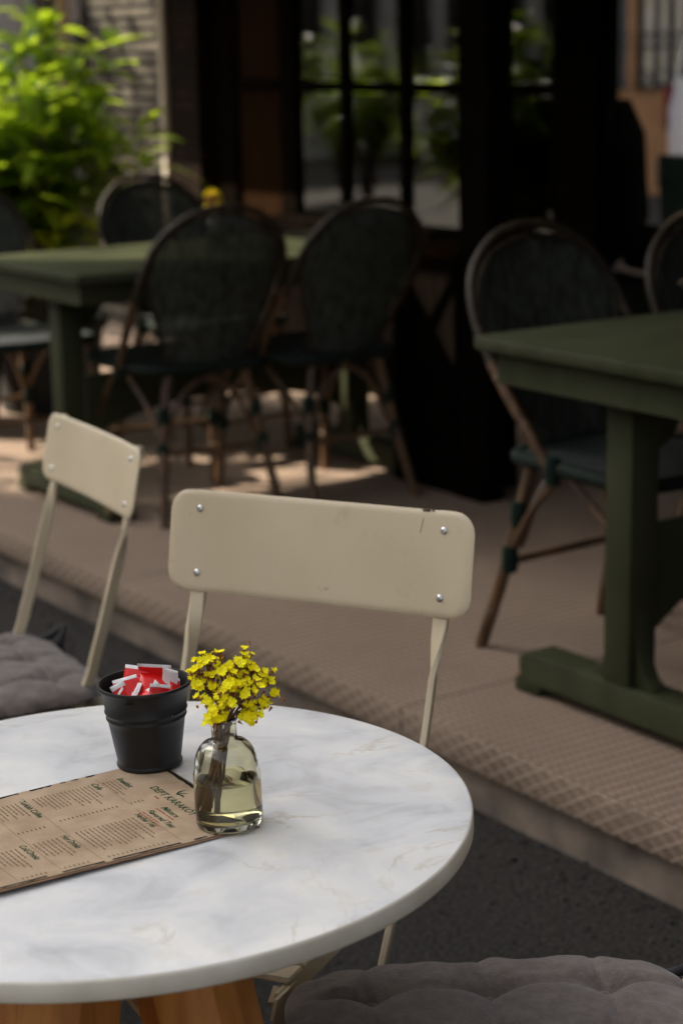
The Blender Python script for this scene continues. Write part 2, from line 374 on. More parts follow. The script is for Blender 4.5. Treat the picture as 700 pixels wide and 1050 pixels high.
def tubeobj(name, pts, r, mat, parent=None, n=8, closed=False):
    bm = bmesh.new(); tube(bm, pts, r, n, closed)
    return done(name, bm, mat, parent, auto=50)

def lathe(bm, prof, n=40, mi=0, c=(0, 0, 0)):
    rings = []
    for r, z in prof:
        if r < 1e-6: rings.append([bm.verts.new((c[0], c[1], c[2]+z))])
        else: rings.append([bm.verts.new((c[0]+r*math.cos(2*math.pi*j/n), c[1]+r*math.sin(2*math.pi*j/n), c[2]+z)) for j in range(n)])
    for A, B in zip(rings, rings[1:]):
        for j in range(n):
            k = (j+1) % n
            if len(A) == 1 and len(B) == 1: continue
            if len(A) == 1: f = bm.faces.new((A[0], B[j], B[k]))
            elif len(B) == 1: f = bm.faces.new((A[j], A[k], B[0]))
            else: f = bm.faces.new((A[j], A[k], B[k], B[j]))
            f.smooth = True; f.material_index = mi

def lathe_obj(name, prof, mat, parent=None, n=40, auto=40):
    bm = bmesh.new(); lathe(bm, prof, n)
    return done(name, bm, mat, parent, auto=auto)

def prism(bm, poly, axis, a, b, bevel=0, mi=0):
    """Extrude a 2-D outline along an axis from a to b."""
    def P(p, t):
        if axis == 'x': return (t, p[0], p[1])
        if axis == 'y': return (p[0], t, p[1])
        return (p[0], p[1], t)
    A = [bm.verts.new(P(p, a)) for p in poly]; B = [bm.verts.new(P(p, b)) for p in poly]
    n = len(poly); fs = [bm.faces.new(A), bm.faces.new(B[::-1])]
    for i in range(n): fs.append(bm.faces.new((A[i], B[i], B[(i+1) % n], A[(i+1) % n])))
    for f in fs: f.material_index = mi
    if bevel:
        bmesh.ops.recalc_face_normals(bm, faces=fs)
        es = list(fs[0].edges) + list(fs[1].edges)
        bmesh.ops.bevel(bm, geom=es, offset=bevel, segments=2, profile=.5, affect='EDGES', clamp_overlap=True)

def copy_tree(o, parent=None, skip=None):
    c = o.copy(); C.objects.link(c)
    if parent: c.parent = parent
    for ch in list(o.children): copy_tree(ch, c)
    return c

# --------------------------------------------------------------- frames
# The café terrace runs diagonally: local x = towards the café, local y = along the kerb (away, to the left).
TER = R(34.5)
STEP = .16
def T(v, u, z=0.):
    c, s = math.cos(TER), math.sin(TER)
    return Vector((c*v - s*u, s*v + c*u, z))
def terrace(name, label, cat, v, u, z, extra=0., group=None):
    return empty(name, T(v, u, z), TER + extra, label, cat, group)
def place(o):           # a mesh built in terrace coordinates
    o.rotation_euler = (0, 0, TER); return o

# --------------------------------------------------------------- ground and terrace
bm = bmesh.new()
for v in bmesh.ops.create_grid(bm, x_segments=2, y_segments=2, size=150)['verts']: pass
struct(done('ground', bm, M['asphalt']))

EDGE = 2.24
bm = bmesh.new(); bx(bm, EDGE+.02, 11., -6, 9.0, 0.0, STEP-.062, 0)
struct(place(done('terrace_riser', bm, M['riser'])))
bm = bmesh.new(); bx(bm, EDGE+.006, 11., -6.001, 9.001, STEP-.06, STEP, 0)
struct(place(done('terrace_floor', bm, M['floor'])))
bm = bmesh.new(); bx(bm, EDGE-.005, EDGE+.0055, -6.002, 9.002, STEP-.066, STEP+.0015, .003, 2)
lip = struct(place(done('terrace_step_edge', bm, M['lip'], auto=40)))

bm = bmesh.new(); bx(bm, -5.5, 4.4, 9.4, 21.9, .004, .03, 0)
M['paving'] = brick_mat('pale_street_paving', (.42, .38, .32), (.50, .455, .39), (.20, .18, .15), .6, .4, ('X', 'Y'), .5, .8)
M['side_paving'] = brick_mat('grey_street_setts', (.17, .155, .135), (.22, .20, .175), (.08, .07, .06), .3, .2, ('X', 'Y'), .5, .8)
struct(place(done('side_street', bm, M['side_paving'])))  # ground added to bounce sunlight onto the left of the terrace

bm = bmesh.new(); bx(bm, -5.98, -.35, -14, 9.39, .004, .024, 0)
struct(place(done('street_paving', bm, M['paving'])))  # pale ground added behind the camera to bounce sunlight onto front faces

# loose grit on the asphalt along the step
bm = bmesh.new()
for i in range(2200):
    u = rnd.uniform(1.0, 5.5); v = EDGE + .02 - abs(rnd.gauss(0, .05+.05*math.sin(u*7)**2 if i % 3 else .30)) - .004; s = rnd.uniform(.0015, .0052)*(1.9 if rnd.random() < .03 else 1)
    p = T(v, u, s*.4)
    r = bmesh.ops.create_icosphere(bm, subdivisions=1, radius=s)
    for w in r['verts']: w.co = Vector((w.co.x*rnd.uniform(.7, 1.3), w.co.y*rnd.uniform(.7, 1.3), w.co.z*.7)) + p
grit = done('street_grit', bm, noise_mat('grit', (.015, .0135, .012), (.080, .071, .064), 60, .95, spec=.2))
tag(grit, 'loose dark grit scattered on the asphalt along the step', 'grit', kind='stuff')

# --------------------------------------------------------------- marble table
TC = Vector((-.227, 1.798, .744)); TN = Vector((-.0295, .005, 1)).normalized()
TROT = Vector((0, 0, 1)).rotation_difference(TN).to_euler()
def on_table(x, y, z=0.):
    return TC + TROT.to_matrix() @ Vector((x, y, z))
RT = .351
tb = bpy.data.objects.new('bistro_table', None); C.objects.link(tb); tb.location = (TC.x, TC.y, 0); BASE_X = -.02
tag(tb, 'round white marble topped table on an orange wood base', 'table')
prof = [(0, -.021), (RT-.004, -.021), (RT-.0012, -.0198), (RT, -.0175), (RT, -.0035), (RT-.0006, -.0015), (RT-.0018, -.0004), (RT-.0035, 0), (RT*.9, 0), (RT*.5, 0), (0, 0)]
top = lathe_obj('table_top', prof, M['marble'], tb, 160, 60)
M['marble_edge'] = noise_mat('sawn_marble_edge', (.56, .52, .43), (.70, .66, .57), 16, .45, detail=8, bump=.05, bump_scale=120)  # cream tint paints warm reflected light onto the marble rim
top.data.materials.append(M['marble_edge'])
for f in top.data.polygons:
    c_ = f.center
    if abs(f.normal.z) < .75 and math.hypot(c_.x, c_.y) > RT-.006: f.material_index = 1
top.location = (0, 0, TC.z); top.rotation_euler = TROT
# wooden pedestal: a square cap and four splayed boards
bm = bmesh.new(); bx(bm, -.15, .15, -.15, .15, .668, .7, .004)
cap = done('cap_board', bm, M['orange_wood'], tb, auto=40); cap.rotation_euler = (0, 0, R(18))
for k in range(4):
    a = R(18 + 45 + 90*k)
    bm = bmesh.new()
    bx(bm, -.038, .038, -.036, .036, 0, .69, .004)
    for v in bm.verts:
        t = 1 - v.co.z/.69
        v.co.x += .068 + .16*t
    bmesh.ops.rotate(bm, verts=bm.verts, cent=(0, 0, 0), matrix=Matrix.Rotation(a, 3, 'Z'))
    done('leg', bm, M['orange_wood'], tb, auto=40)
for k in range(2):
    bm = bmesh.new(); bx(bm, -.2, .2, -.018, .018, .30, .36, .004)
    o = done('cross_rail', bm, M['orange_wood'], tb, auto=40); o.rotation_euler = (0, 0, R(18+45+90*k)); o.location.z = k*.062

# --------------------------------------------------------------- menu
MW, MH = .224, .335
bl, ul = Vector((.51242, -.85874)), Vector((.85874, .51242))     # reading direction, and "up" on the sheet
mo = Vector((-.2012-TC.x, 1.947-TC.y))                           # top left corner of the sheet, on the table
menu_rot = TROT.to_matrix().to_4x4() @ Matrix.Rotation(math.atan2(bl.y, bl.x), 4, 'Z')
menu = bpy.data.objects.new('menu_sheet', None); C.objects.link(menu)
menu.location = on_table(mo.x, mo.y, .0006); menu.rotation_euler = menu_rot.to_euler()
tag(menu, 'brown kraft paper menu with green headings lying under the bucket and bottle', 'menu')
def bow(x, y):          # the sheet bows up a little along its lower right long side
    t = max(0., (x/MW-.45)/.55); q = min(1, max(0, (-y-.03)/.25))
    return .0055*t*t*q + .0012*math.sin(-y*17)*max(0, -y-.06)*3
def sheet(name, w, h, zoff, thick, mat, parent, wob=0):
    bm = bmesh.new(); nx, ny = 24, 30
    g = [[[None, None] for _ in range(ny+1)] for _ in range(nx+1)]
    for i in range(nx+1):
        for j in range(ny+1):
            x, y = w*i/nx, -h*j/ny
            ex = (rnd.uniform(-1, 1)*wob if i in (0, nx) else 0); ey = (rnd.uniform(-1, 1)*wob if j in (0, ny) else 0)
            for s in (0, 1):
                g[i][j][s] = bm.verts.new((x+ex, y+ey, bow(x, y)+zoff+(thick if s else 0)))
    for i in range(nx):
        for j in range(ny):
            bm.faces.new((g[i][j][1], g[i+1][j][1], g[i+1][j+1][1], g[i][j+1][1]))
            bm.faces.new((g[i][j][0], g[i][j+1][0], g[i+1][j+1][0], g[i+1][j][0]))
    for i in range(nx):
        for j in (0, ny): bm.faces.new((g[i][j][0], g[i+1][j][0], g[i+1][j][1], g[i][j][1]))
    for j in range(ny):
        for i in (0, nx): bm.faces.new((g[i][j][0], g[i][j+1][0], g[i][j+1][1], g[i][j][1]))
    return done(name, bm, mat, parent, auto=50)
under = sheet('back_page', MW, MH, 0, .0007, M['kraft_edge'], menu, .0003); under.location = (.003, .0015, 0)
page = sheet('front_page', MW, MH, .0011, .0006, M['kraft'], menu, .0004)
PZ = .0011+.0006+.00022
def to_page(me):
    for v in me.vertices: v.co.z = PZ + bow(v.co.x, v.co.y)
def text_mesh(body, x, y, width, bold=0., shear=.25, height=None):
    cu = bpy.data.curves.new('t', 'FONT'); cu.body = body; cu.size = .01; cu.offset = bold*.01; cu.shear = shear; cu.resolution_u = 3
    o = bpy.data.objects.new('t', cu); C.objects.link(o)
    bpy.context.view_layer.update()
    me = bpy.data.meshes.new_from_object(o.evaluated_get(bpy.context.evaluated_depsgraph_get()))
    bpy.data.objects.remove(o); bpy.data.curves.remove(cu)
    xs = [v.co.x for v in me.vertices]; ys = [v.co.y for v in me.vertices]
    k = width/(max(xs)-min(xs)); x0 = min(xs); ky = k if height is None else height/(max(ys)-min(ys))
    for v in me.vertices: v.co = Vector((x+(v.co.x-x0)*k, y+v.co.y*ky, 0))
    return me
def join(name, meshes, mat, parent):
    bm = bmesh.new()
    for me in meshes: bm.from_mesh(me); bpy.data.meshes.remove(me)
    me = bpy.data.meshes.new(name); bm.to_mesh(me); bm.free(); to_page(me)
    return link(name, me, mat, parent)
join('title', [text_mesh('DEPT KARAKÖY', .070, -.0405, .096, .016, .15, .0105)], M['ink_green'], menu)
heads = [('Mixers', .127, .0555, .033), ('Flavored Teas', .126, .0705, .056), ('Herbal Tea', .127, .0845, .041),
         ('Breakfast', .0265, .0575, .031), ('Cafe', .0245, .0855, .020), ('Turkish Coffee', .0245, .1640, .053),
         ('Hot Drinks', .134, .1655, .040), ('Cold Drinks', .1325, .2075, .043), ('Iced Coffee', .024, .2320, .042), ('Desserts', .134, .268, .034)]
for t_, x, y, w in heads: join('heading', [text_mesh(t_, x, -y, w, .018, .3, .0068)], M['ink_green'], menu)
def strips(rects):
    bm = bmesh.new()
    for x0, x1, y0, y1, rag in rects:
        n = max(2, int(max(x1-x0, y1-y0)/.004))
        lo, hi = [], []
        for i in range(n+1):
            t = i/n
            if x1-x0 > y1-y0:
                lo.append(bm.verts.new((x0+(x1-x0)*t, -y0, 0))); hi.append(bm.verts.new((x0+(x1-x0)*t, -y1-rnd.uniform(0, rag), 0)))
            else:
                lo.append(bm.verts.new((x0, -y0-(y1-y0)*t, 0))); hi.append(bm.verts.new((x1+rnd.uniform(-rag, rag*.3), -y0-(y1-y0)*t, 0)))
        for i in range(n): bm.faces.new((lo[i], lo[i+1], hi[i+1], hi[i]))
    me = bpy.data.meshes.new('s'); bm.to_mesh(me); bm.free(); return me
rects = [(.020, .200, .0012, .0050, .0012)]
y = .02
for a, b_ in ((.070, .081), (.090, .097), (.1035, .109), (.1188, .1433), (.1554, .182), (.195, .215), (.226, .26), (.272, .30)): rects.append((.0004, .0042, a, b_, .002))
for a, b_ in ((.006, .045), (.052, .066), (.08, .15), (.158, .20), (.215, .29)): rects.append((MW-.0042, MW-.0006, a, b_, .001))
join('border', [strips(rects)], M['ink_black'], menu)
# rules and small print too small to read
lines = []
for y_, a, b_ in ((.0755, .015, .105), (.1575, .018, .215), (.198, .018, .215), (.0765, .115, .215), (.2405, .018, .215), (.265, .018, .215)): lines.append((a, b_, y_, y_+.0005, 0))
fine = []
def block(x0, x1, y0, y1, pitch, price=True):
    y = y0
    while y < y1:
        x = x0; end = x0 + (x1-x0)*rnd.uniform(.35, .75)
        while x < end:
            w = rnd.uniform(.003, .008); fine.append((x, min(x+w, end), y, y+.0014, .0004)); x += w+.0013
        if price: fine.append((x1-.005, x1, y, y+.0014, .0004))
        y += pitch
for args in ((.028, .10, .0605, .073, .0040), (.026, .10, .0885, .150, .0043), (.026, .105, .168, .195, .0044), (.134, .215, .089, .150, .0046),
             (.136, .215, .170, .194, .0046), (.136, .215, .212, .238, .0045), (.026, .105, .2365, .315, .0046), (.136, .215, .272, .315, .0045)):
    fine.clear(); block(*args); join('small_print', [strips(fine)], M['ink_grey'], menu)
join('rules', [strips(lines)], M['ink_grey'], menu)
for args in ((.126, .19, .0585, .062, .0045, False), (.126, .19, .0735, .078, .004, False)):
    fine.clear(); block(*args); join('red_print', [strips(fine)], M['ink_red'], menu)
join('red_print', [strips([(.094, .104, .0455, .0472, .0004)])], M['ink_red'], menu)
# emblem: two sweeping leaves above the title
bm = bmesh.new()
for ang, ln, wd in ((R(104), .0145, .0022), (R(52), .0125, .0017), (R(6), .0135, .0022)):
    d = Vector((math.cos(ang), math.sin(ang))); n_ = Vector((-d.y, d.x)); base = Vector((.1035, -.0265))
    ls, rs = [], []
    for i in range(9):
        t = i/8; c = base + d*ln*t + n_*(.0022*math.sin(math.pi*t)); w = wd*math.sin(math.pi*(.12+.88*t))*.55+.0002
        ls.append(bm.verts.new((*(c+n_*w), 0))); rs.append(bm.verts.new((*(c-n_*w), 0)))
    for i in range(8): bm.faces.new((ls[i], ls[i+1], rs[i+1], rs[i]))
me = bpy.data.meshes.new('e'); bm.to_mesh(me); bm.free()
join('emblem', [me], M['ink_green'], menu)

# --------------------------------------------------------------- bucket of sugar sachets
BX, BY = .0208, .1409
MENU_TOP = .0026
bk = bpy.data.objects.new('sugar_bucket', None); C.objects.link(bk)
bk.location = on_table(BX, BY, MENU_TOP); bk.rotation_euler = TROT
tag(bk, 'small black metal bucket holding red and white sugar sachets', 'bucket')
H = .0885
def br(z): return .0325 + (.0465-.0325)*z/H
prof = [(0, .003), (.031, .003), (.0335, .0), (.0345, .001), (.0347, .003), (.0335, .0048), (br(.006), .006)]
for z in (.02, .035, .045): prof.append((br(z), z))
for zc in (.0535, .0605):
    prof += [(br(zc-.0022), zc-.0022), (br(zc-.001)+.0011, zc-.001), (br(zc)+.0014, zc), (br(zc+.001)+.0011, zc+.001), (br(zc+.0022), zc+.0022)]
prof += [(br(.075), .075), (br(.084), .084), (br(H)+.0008, H-.003), (br(H)+.0026, H-.002), (br(H)+.0032, H), (br(H)+.0022, H+.0018), (br(H)+.0004, H+.0018), (br(H)-.0008, H), (br(.08)-.0011, .08), (br(.02)-.0011, .02), (.031, .0045), (0, .0045)]
lathe_obj('bucket_body', prof, M['bucket'], bk, 72, 50)
bm = bmesh.new(); bx(bm, -.0045, .0045, -.0004, .0012, 0, .0016, .0005)
ear = done('rim_tab', bm, M['bucket'], bk, auto=40); ear.location = (-.012, -(br(.081)), .0785); ear.rotation_euler = (0, 0, R(-15))

def sachet(w, h, fold, split, flip):
    """A flat filled paper sachet: two bulged faces, crimped ends; red with a white end panel."""
    bm = bmesh.new(); nx, ny = 8, 12; g = {}
    for s in (1, -1):
        for i in range(nx+1):
            for j in range(ny+1):
                x, y = w*(i/nx-.5), h*(j/ny-.5)
                e = (1-abs(2*i/nx-1)**3)*(1-abs(2*j/ny-1)**4)
                z = s*(.0002+.0021*e) + fold*(j/ny-.5)**2*h*2 + .0006*math.sin(i*1.3+j*.9)*e
                g[s, i, j] = bm.verts.new((x, y, z))
        for i in range(nx):
            for j in range(ny):
                q = (g[s, i, j], g[s, i+1, j], g[s, i+1, j+1], g[s, i, j+1])
                f = bm.faces.new(q if s > 0 else q[::-1]); f.smooth = True
                t = (j+.5)/ny
                f.material_index = 1 if ((t > split) ^ flip) or (not flip and .42 < t < .60 and i in (2, 3, 5) and s > 0) or t < .06 else 0
    for i in range(nx):
        for j in (0, ny):
            f = bm.faces.new((g[1, i, j], g[1, i+1, j], g[-1, i+1, j], g[-1, i, j])); f.material_index = 1
    for j in range(ny):
        for i in (0, nx):
            f = bm.faces.new((g[1, i, j], g[1, i, j+1], g[-1, i, j+1], g[-1, i, j])); f.material_index = 1
    me = bpy.data.meshes.new('sachet'); bm.normal_update(); bm.to_mesh(me); bm.free()
    me.materials.append(M['red']); me.materials.append(M['white_paper'])
    return me
# x, y, z (bucket frame), euler degrees, size, split, flip, label
SACH = [
    (-.016, -.003, .086, (62, -10, 12), .026, .042, .93, 0, 'red sachet with a torn pale end at the left of the bucket'),
    (-.010, .014, .091, (72, 8, -6), .030, .044, .94, 0, 'red sachet upright along the back rim of the bucket'),
    (.010, .020, .0915, (80, 3, -8), .036, .044, .95, 0, 'wide red sachet at the back with a thin pale top edge'),
    (.012, .000, .088, (62, 6, 14), .030, .046, .97, 0, 'large red sachet facing the front in the middle of the bucket'),
    (.0245, .008, .0905, (78, 12, -22), .018, .042, .08, 0, 'white sachet between the big red one and the right rim'),
    (.031, -.002, .086, (62, 30, 32), .014, .042, .90, 0, 'thin red sachet leaning out at the right rim'),
    (-.021, -.006, .086, (48, -22, 20), .016, .032, .86, 0, 'red and white sachet poking up beside the left rim'),
    (-.006, -.014, .085, (30, -10, -58), .020, .040, .80, 0, 'red striped sachet lying slanted on top at the front'),
    (.000, -.019, .081, (24, 4, 66), .022, .040, .93, 0, 'red sachet lying low along the front rim'),
    (-.014, -.014, .084, (28, -6, 80), .018, .030, .92, 0, 'red sachet lying low at the front left rim'),
    (.004, -.010, .089, (48, 30, -40), .006, .034, .25, 0, 'narrow white torn sachet strip on top of the pile'),
    (-.010, -.008, .0885, (40, -8, -40), .007, .030, .30, 0, 'narrow white folded sachet across the pile'),
    (.016, -.017, .082, (46, 14, 20), .022, .036, .95, 0, 'red sachet tucked inside the front right rim'),
    (-.013, .002, .091, (60, -4, 8), .022, .030, .30, 1, 'white fronted sachet standing out at the upper left'),
]
bkm = Matrix.Translation(bk.location) @ TROT.to_matrix().to_4x4()
for (x, y, z, e, w, h, sp_, fl, lab) in SACH:
    o = link('sugar_sachet', sachet(w, h, rnd.uniform(-.5, .5), sp_, bool(fl)))
    o.matrix_world = bkm @ Matrix.Translation((x, y, z-.0112)) @ Euler([R(q) for q in e]).to_matrix().to_4x4()
    tag(o, lab, 'sachet', 'sugar sachets in the black bucket')

# --------------------------------------------------------------- bottle with dried flowers
def bottle_profile():
    ro = .0325
    outer = [(0, .0025), (.018, .0018), (.026, .0), (.030, .0006), (.0322, .003), (ro, .007), (ro, .046), (ro-.0003, .052), (ro-.0018, .0575)]
    for i in range(1, 10):
        a = i/9*R(78); outer.append((.0115+(ro-.0018-.0115)*math.cos(a)**.86, .0575+.0275*math.sin(a)**.97))
    outer += [(.0128, .0865), (.0120, .089), (.0122, .098), (.0128, .104), (.0140, .1068), (.0148, .108), (.0140, .1088)]
    inner = [(.0118, .108), (.0105, .103), (.0102, .0885), (.0105, .0850)]
    for i in range(8, 0, -1):
        a = i/9*R(78); inner.append((.0100+(ro-.0032-.0115)*math.cos(a)**.86, .0568+.0260*math.sin(a)**.97))
    inner += [(ro-.0027, .052), (ro-.0024, .045), (ro-.0024, .010), (ro-.004, .0068), (.022, .0055), (0, .0062)]
    return outer, inner
def make_bottle(loc, rot, label):
    t = bpy.data.objects.new('glass_bottle', None); C.objects.link(t); t.location = loc; t.rotation_euler = rot
    tag(t, label, 'bottle', 'glass bottles used as vases')
    o, i = bottle_profile()
    lathe_obj('bottle_glass', o+i, M['bottle'], t, 72, 60)
    lvl = .0465; rw = .0325-.0020
    w = [(0, .0064), (.021, .0060), (rw-.002, .0074), (rw, .0105), (rw, lvl), (rw-.0012, lvl-.0007), (rw-.004, lvl-.001), (0, lvl-.001)]
    lathe_obj('water', w, M['water'], t, 64, 60)
    return t
BOT = on_table(.1143, -.0358, MENU_TOP+.0002)
make_bottle(BOT, TROT, 'squat clear glass bottle half filled with water on the marble table')

def bouquet(loc, rot, label, spread, seed, detail=True):
    r_ = random.Random(seed)
    t = bpy.data.objects.new('dried_flower_bunch', None); C.objects.link(t); t.location = loc; t.rotation_euler = rot
    tag(t, label, 'flowers', 'bunches of dried yellow flowers')
    sb = bmesh.new(); cb = bmesh.new(); pb = bmesh.new()
    def floret(p, d, s):
        d = d.normalized(); a = d.orthogonal().normalized(); b = d.cross(a)
        # russet calyx, then a crumpled ring of petals
        tube(cb, [p-d*s*1.5, p-d*s*.6, p], [s*.18, s*.36, s*.5], 5)
        n = 5; ph = r_.uniform(0, 6.28)
        for k in range(n):
            an = ph+2*math.pi*k/n; q = a*math.cos(an)+b*math.sin(an); w = d.cross(q)
            rise = r_.uniform(.35, .9); L_ = s*r_.uniform(.85, 1.25)
            v = [p, p+q*L_*.5+d*L_*rise*.55-w*L_*.42, p+q*L_*r_.uniform(.85, 1.1)+d*L_*rise-w*L_*.36+d*L_*r_.uniform(-.2, .2),
                 p+q*L_*.88+d*L_*(rise-.22), p+q*L_*r_.uniform(.85, 1.1)+d*L_*rise+w*L_*.36+d*L_*r_.uniform(-.2, .2), p+q*L_*.5+d*L_*rise*.55+w*L_*.42]
            vs = [pb.verts.new(x) for x in v]
            pb.faces.new((vs[0], vs[1], vs[2], vs[3])); pb.faces.new((vs[0], vs[3], vs[4], vs[5]))
    neck = Vector((0, 0, .098))
    for (hx, hy, hz, n, s) in spread:
        head = Vector((hx*.92+.009, hy, hz))
        foot = Vector((-.016-.10*hx+r_.uniform(-.010, .008), r_.uniform(-.006, .006), .012+r_.uniform(0, .008)))
        nk = neck + Vector((r_.uniform(-.006, .006), r_.uniform(-.006, .006), 0))
        path = smooth_path([foot, foot.lerp(nk, .55)+Vector((0, 0, .001)), nk, nk.lerp(head, .5)+Vector((0, 0, .004)), head], 6)
        tube(sb, path, [.0017]*12 + [.0013]*(len(path)-12), 6)
        out = (head-neck).normalized()
        for k in range(int(n*r_.uniform(1.1, 2.1))):
            off = Vector((r_.gauss(0, 1), r_.gauss(0, 1), r_.gauss(0, .8)))*s*.85
            p = head+off; d = (off.normalized()*.8+out*.7+Vector((-.05, -.45, .45))).normalized()
            tube(sb, [head-out*s*.8, p-d*.003], .00042, 4)
            if p.z < .112 and p.y > 0: continue
            if r_.random() < .95: floret(p, d, r_.uniform(.0030, .0050))
            for q in range(1):      # spent russet calyces
                pp = p+Vector((r_.gauss(0, 1), r_.gauss(0, 1), r_.gauss(0, 1)))*.004-d*.0065; dd = (d+Vector((r_.gauss(0, .5), r_.gauss(0, .5), r_.gauss(0, .5)))).normalized()
                tube(cb, [pp-dd*.003, pp, pp+dd*.0024], [.0003, .0010, .0016], 5)
    done('stems', sb, M['stem'], t, smooth=True); done('calyces', cb, M['calyx'], t, smooth=True); done('petals', pb, M['petal'], t)
    return t
SPREAD = [(-.026, .006, .166, 10, .0065), (-.034, -.004, .150, 9, .006), (-.028, -.006, .128, 10, .0065), (-.012, -.010, .116, 9, .006), (-.010, .004, .158, 11, .007),
          (.004, -.012, .144, 14, .0075), (-.006, -.016, .130, 13, .007), (.012, .006, .160, 11, .007), (.026, .004, .150, 10, .0065), (.018, -.010, .138, 12, .007),
          (.022, -.006, .116, 9, .006), (.034, .000, .120, 9, .0055), (.033, .008, .142, 6, .005), (.046, .004, .1275, 3, .0022), (-.018, -.012, .110, 7, .005), (.004, .010, .146, 10, .007), (-.020, .000, .142, 10, .006)]
bouquet(BOT, TROT, 'dried yellow flower bunch in the bottle on the marble table', SPREAD, 3)

# --------------------------------------------------------------- beige folding bistro chairs
def folding_chair(name, loc, face_az, zs, curve, label, chip=False, mat='beige', sx0=.18, sy0=.03, sy1=.41, lift=0.):
    """local x right, +y the way a sitter faces; the back panel's middle stands over the origin."""
    t = empty(name, loc, -face_az, label, 'chair', 'beige folding metal chairs'); t.scale = (1, 1, zs)
    # back panel, gently hollowed, rolled edge
    W2, H2, th, cr_ = .205, .0615, .0042, .026
    lean = R(11); n = 28
    outline = []
    for cx, cz, a0 in ((W2-cr_, H2-cr_, 0), (-W2+cr_, H2-cr_, 90), (-W2+cr_, -H2+cr_, 180), (W2-cr_, -H2+cr_, 270)):
        for k in range(7):
            a = R(a0+15*k); outline.append((cx+cr_*math.cos(a), cz+cr_*math.sin(a)))
    bm = bmesh.new()
    def PP(x, z, y):  # panel point
        y = y - .012*(1-(x/W2)**2) if True else y
        return Vector((x, y*math.cos(lean)-z*math.sin(lean), .835+z*math.cos(lean)+y*math.sin(lean)))
    # grid fill so that the curve shows
    nx, nz = 24, 8
    def row(zn):
        z = zn*H2; 
        dz = max(0, abs(z)-(H2-cr_)); hw = W2-cr_+math.sqrt(max(0, cr_*cr_-dz*dz))
        return z, hw
    zr = [-1, -.985, -.94, -.86, -.75, -.62, -.3, 0, .3, .62, .75, .86, .94, .985, 1]
    xr = [-1, -.975] + [-.93+1.86*i/18 for i in range(19)] + [.975, 1]
    G = {}
    for s in (0, 1):
        for j, zn in enumerate(zr):
            z, hw = row(zn)
            for i, xn in enumerate(xr):
                edge = min(H2-abs(z), hw-abs(xn*hw)) 
                rol = .0022*max(0, 1-edge/.004)
                y = (th/2-rol*.9) if s else (-th/2+rol*.6)
                G[s, i, j] = bm.verts.new(PP(xn*hw, z, y))
        for j in range(len(zr)-1):
            for i in range(len(xr)-1):
                q = (G[s, i, j], G[s, i+1, j], G[s, i+1, j+1], G[s, i, j+1]); bm.faces.new(q if s else q[::-1])
    for i in range(len(xr)-1):
        for j in (0, len(zr)-1): bm.faces.new((G[0, i, j], G[0, i+1, j], G[1, i+1, j], G[1, i, j]))
    for j in range(len(zr)-1):
        for i in (0, len(xr)-1): bm.faces.new((G[0, i, j], G[0, i, j+1], G[1, i, j+1], G[1, i, j]))
    pan = done('back_panel', bm, M[mat], t, auto=50)
    for sx in (-1, 1):
        for sz in (-1, 1):
            bm = bmesh.new(); lathe(bm, [(0, .0026), (.002, .0024), (.004, .0014), (.0048, 0), (.0052, -.001)], 14)
            c = PP(sx*.165, sz*.039, th/2)
            bmesh.ops.transform(bm, verts=bm.verts, matrix=Matrix.Translation(c) @ Matrix.Rotation(-R(90)+lean, 4, 'X'))
            done('rivet', bm, M['chrome'], pan, smooth=True)
    if chip:
        bm = bmesh.new()
        for (x, z, w, h) in ((-.142, H2-.0008, .0042, .0020), (-.137, H2-.0012, .0026, .0016), (-.149, H2-.0006, .0022, .0012)):
            r = bmesh.ops.create_icosphere(bm, subdivisions=1, radius=1)
            for v in r['verts']: v.co = PP(x+v.co.x*w, z+v.co.z*h, th/2+v.co.y*.0012)
        for k in range(6):
            z0 = H2-.010-.003*k; bx(bm, -.1372, -.1366, 0, 1, 0, 1)
            for v in bm.verts[-8:]: pass
            bm.verts.ensure_lookup_table()
            for v in bm.verts[-8:]: v.co = PP(-.1367+.0004*(v.co.x+.1369)/.0003+.0006*k, z0-.003*v.co.z, th/2+.0002*v.co.y)
        done('paint_chip', bm, M['chip'], pan)
    # flat-bar uprights twisting below the panel and sweeping forward to the front feet
    for sx in (-1, 1):
        path = smooth_path([(sx*.165, y, z) for z, y in curve], 7)
        bm = bmesh.new(); prev = None; rings = []
        for i, p in enumerate(path):
            tan = (path[min(i+1, len(path)-1)]-path[max(i-1, 0)]).normalized()
            side = Vector((1, 0, 0)); fwd = side.cross(tan).normalized()
            tw = min(1, max(0, (.775-p.z)/.075)); tw = tw*tw*(3-2*tw)*R(78)*sx
            a = side*math.cos(tw)+fwd*math.sin(tw); b = tan.cross(a).normalized()
            w, h = .0095, .0040
            rings.append([bm.verts.new(p+a*q*w+b*r_*h) for q, r_ in ((-1, -.7), (-.85, -1), (.85, -1), (1, -.7), (1, .7), (.85, 1), (-.85, 1), (-1, .7))])
        for A, B in zip(rings, rings[1:]):
            for j in range(8): bm.faces.new((A[j], A[(j+1) % 8], B[(j+1) % 8], B[j]))
        bm.faces.new(rings[0]); bm.faces.new(rings[-1])
        done('upright', bm, M[mat], t, auto=40)
    yf = curve[-1][1]
    def y_at(z):
        for (z0, y0), (z1, y1) in zip(curve, curve[1:]):
            if z1 <= z <= z0: return y0+(y1-y0)*(z0-z)/(z0-z1)
        return yf
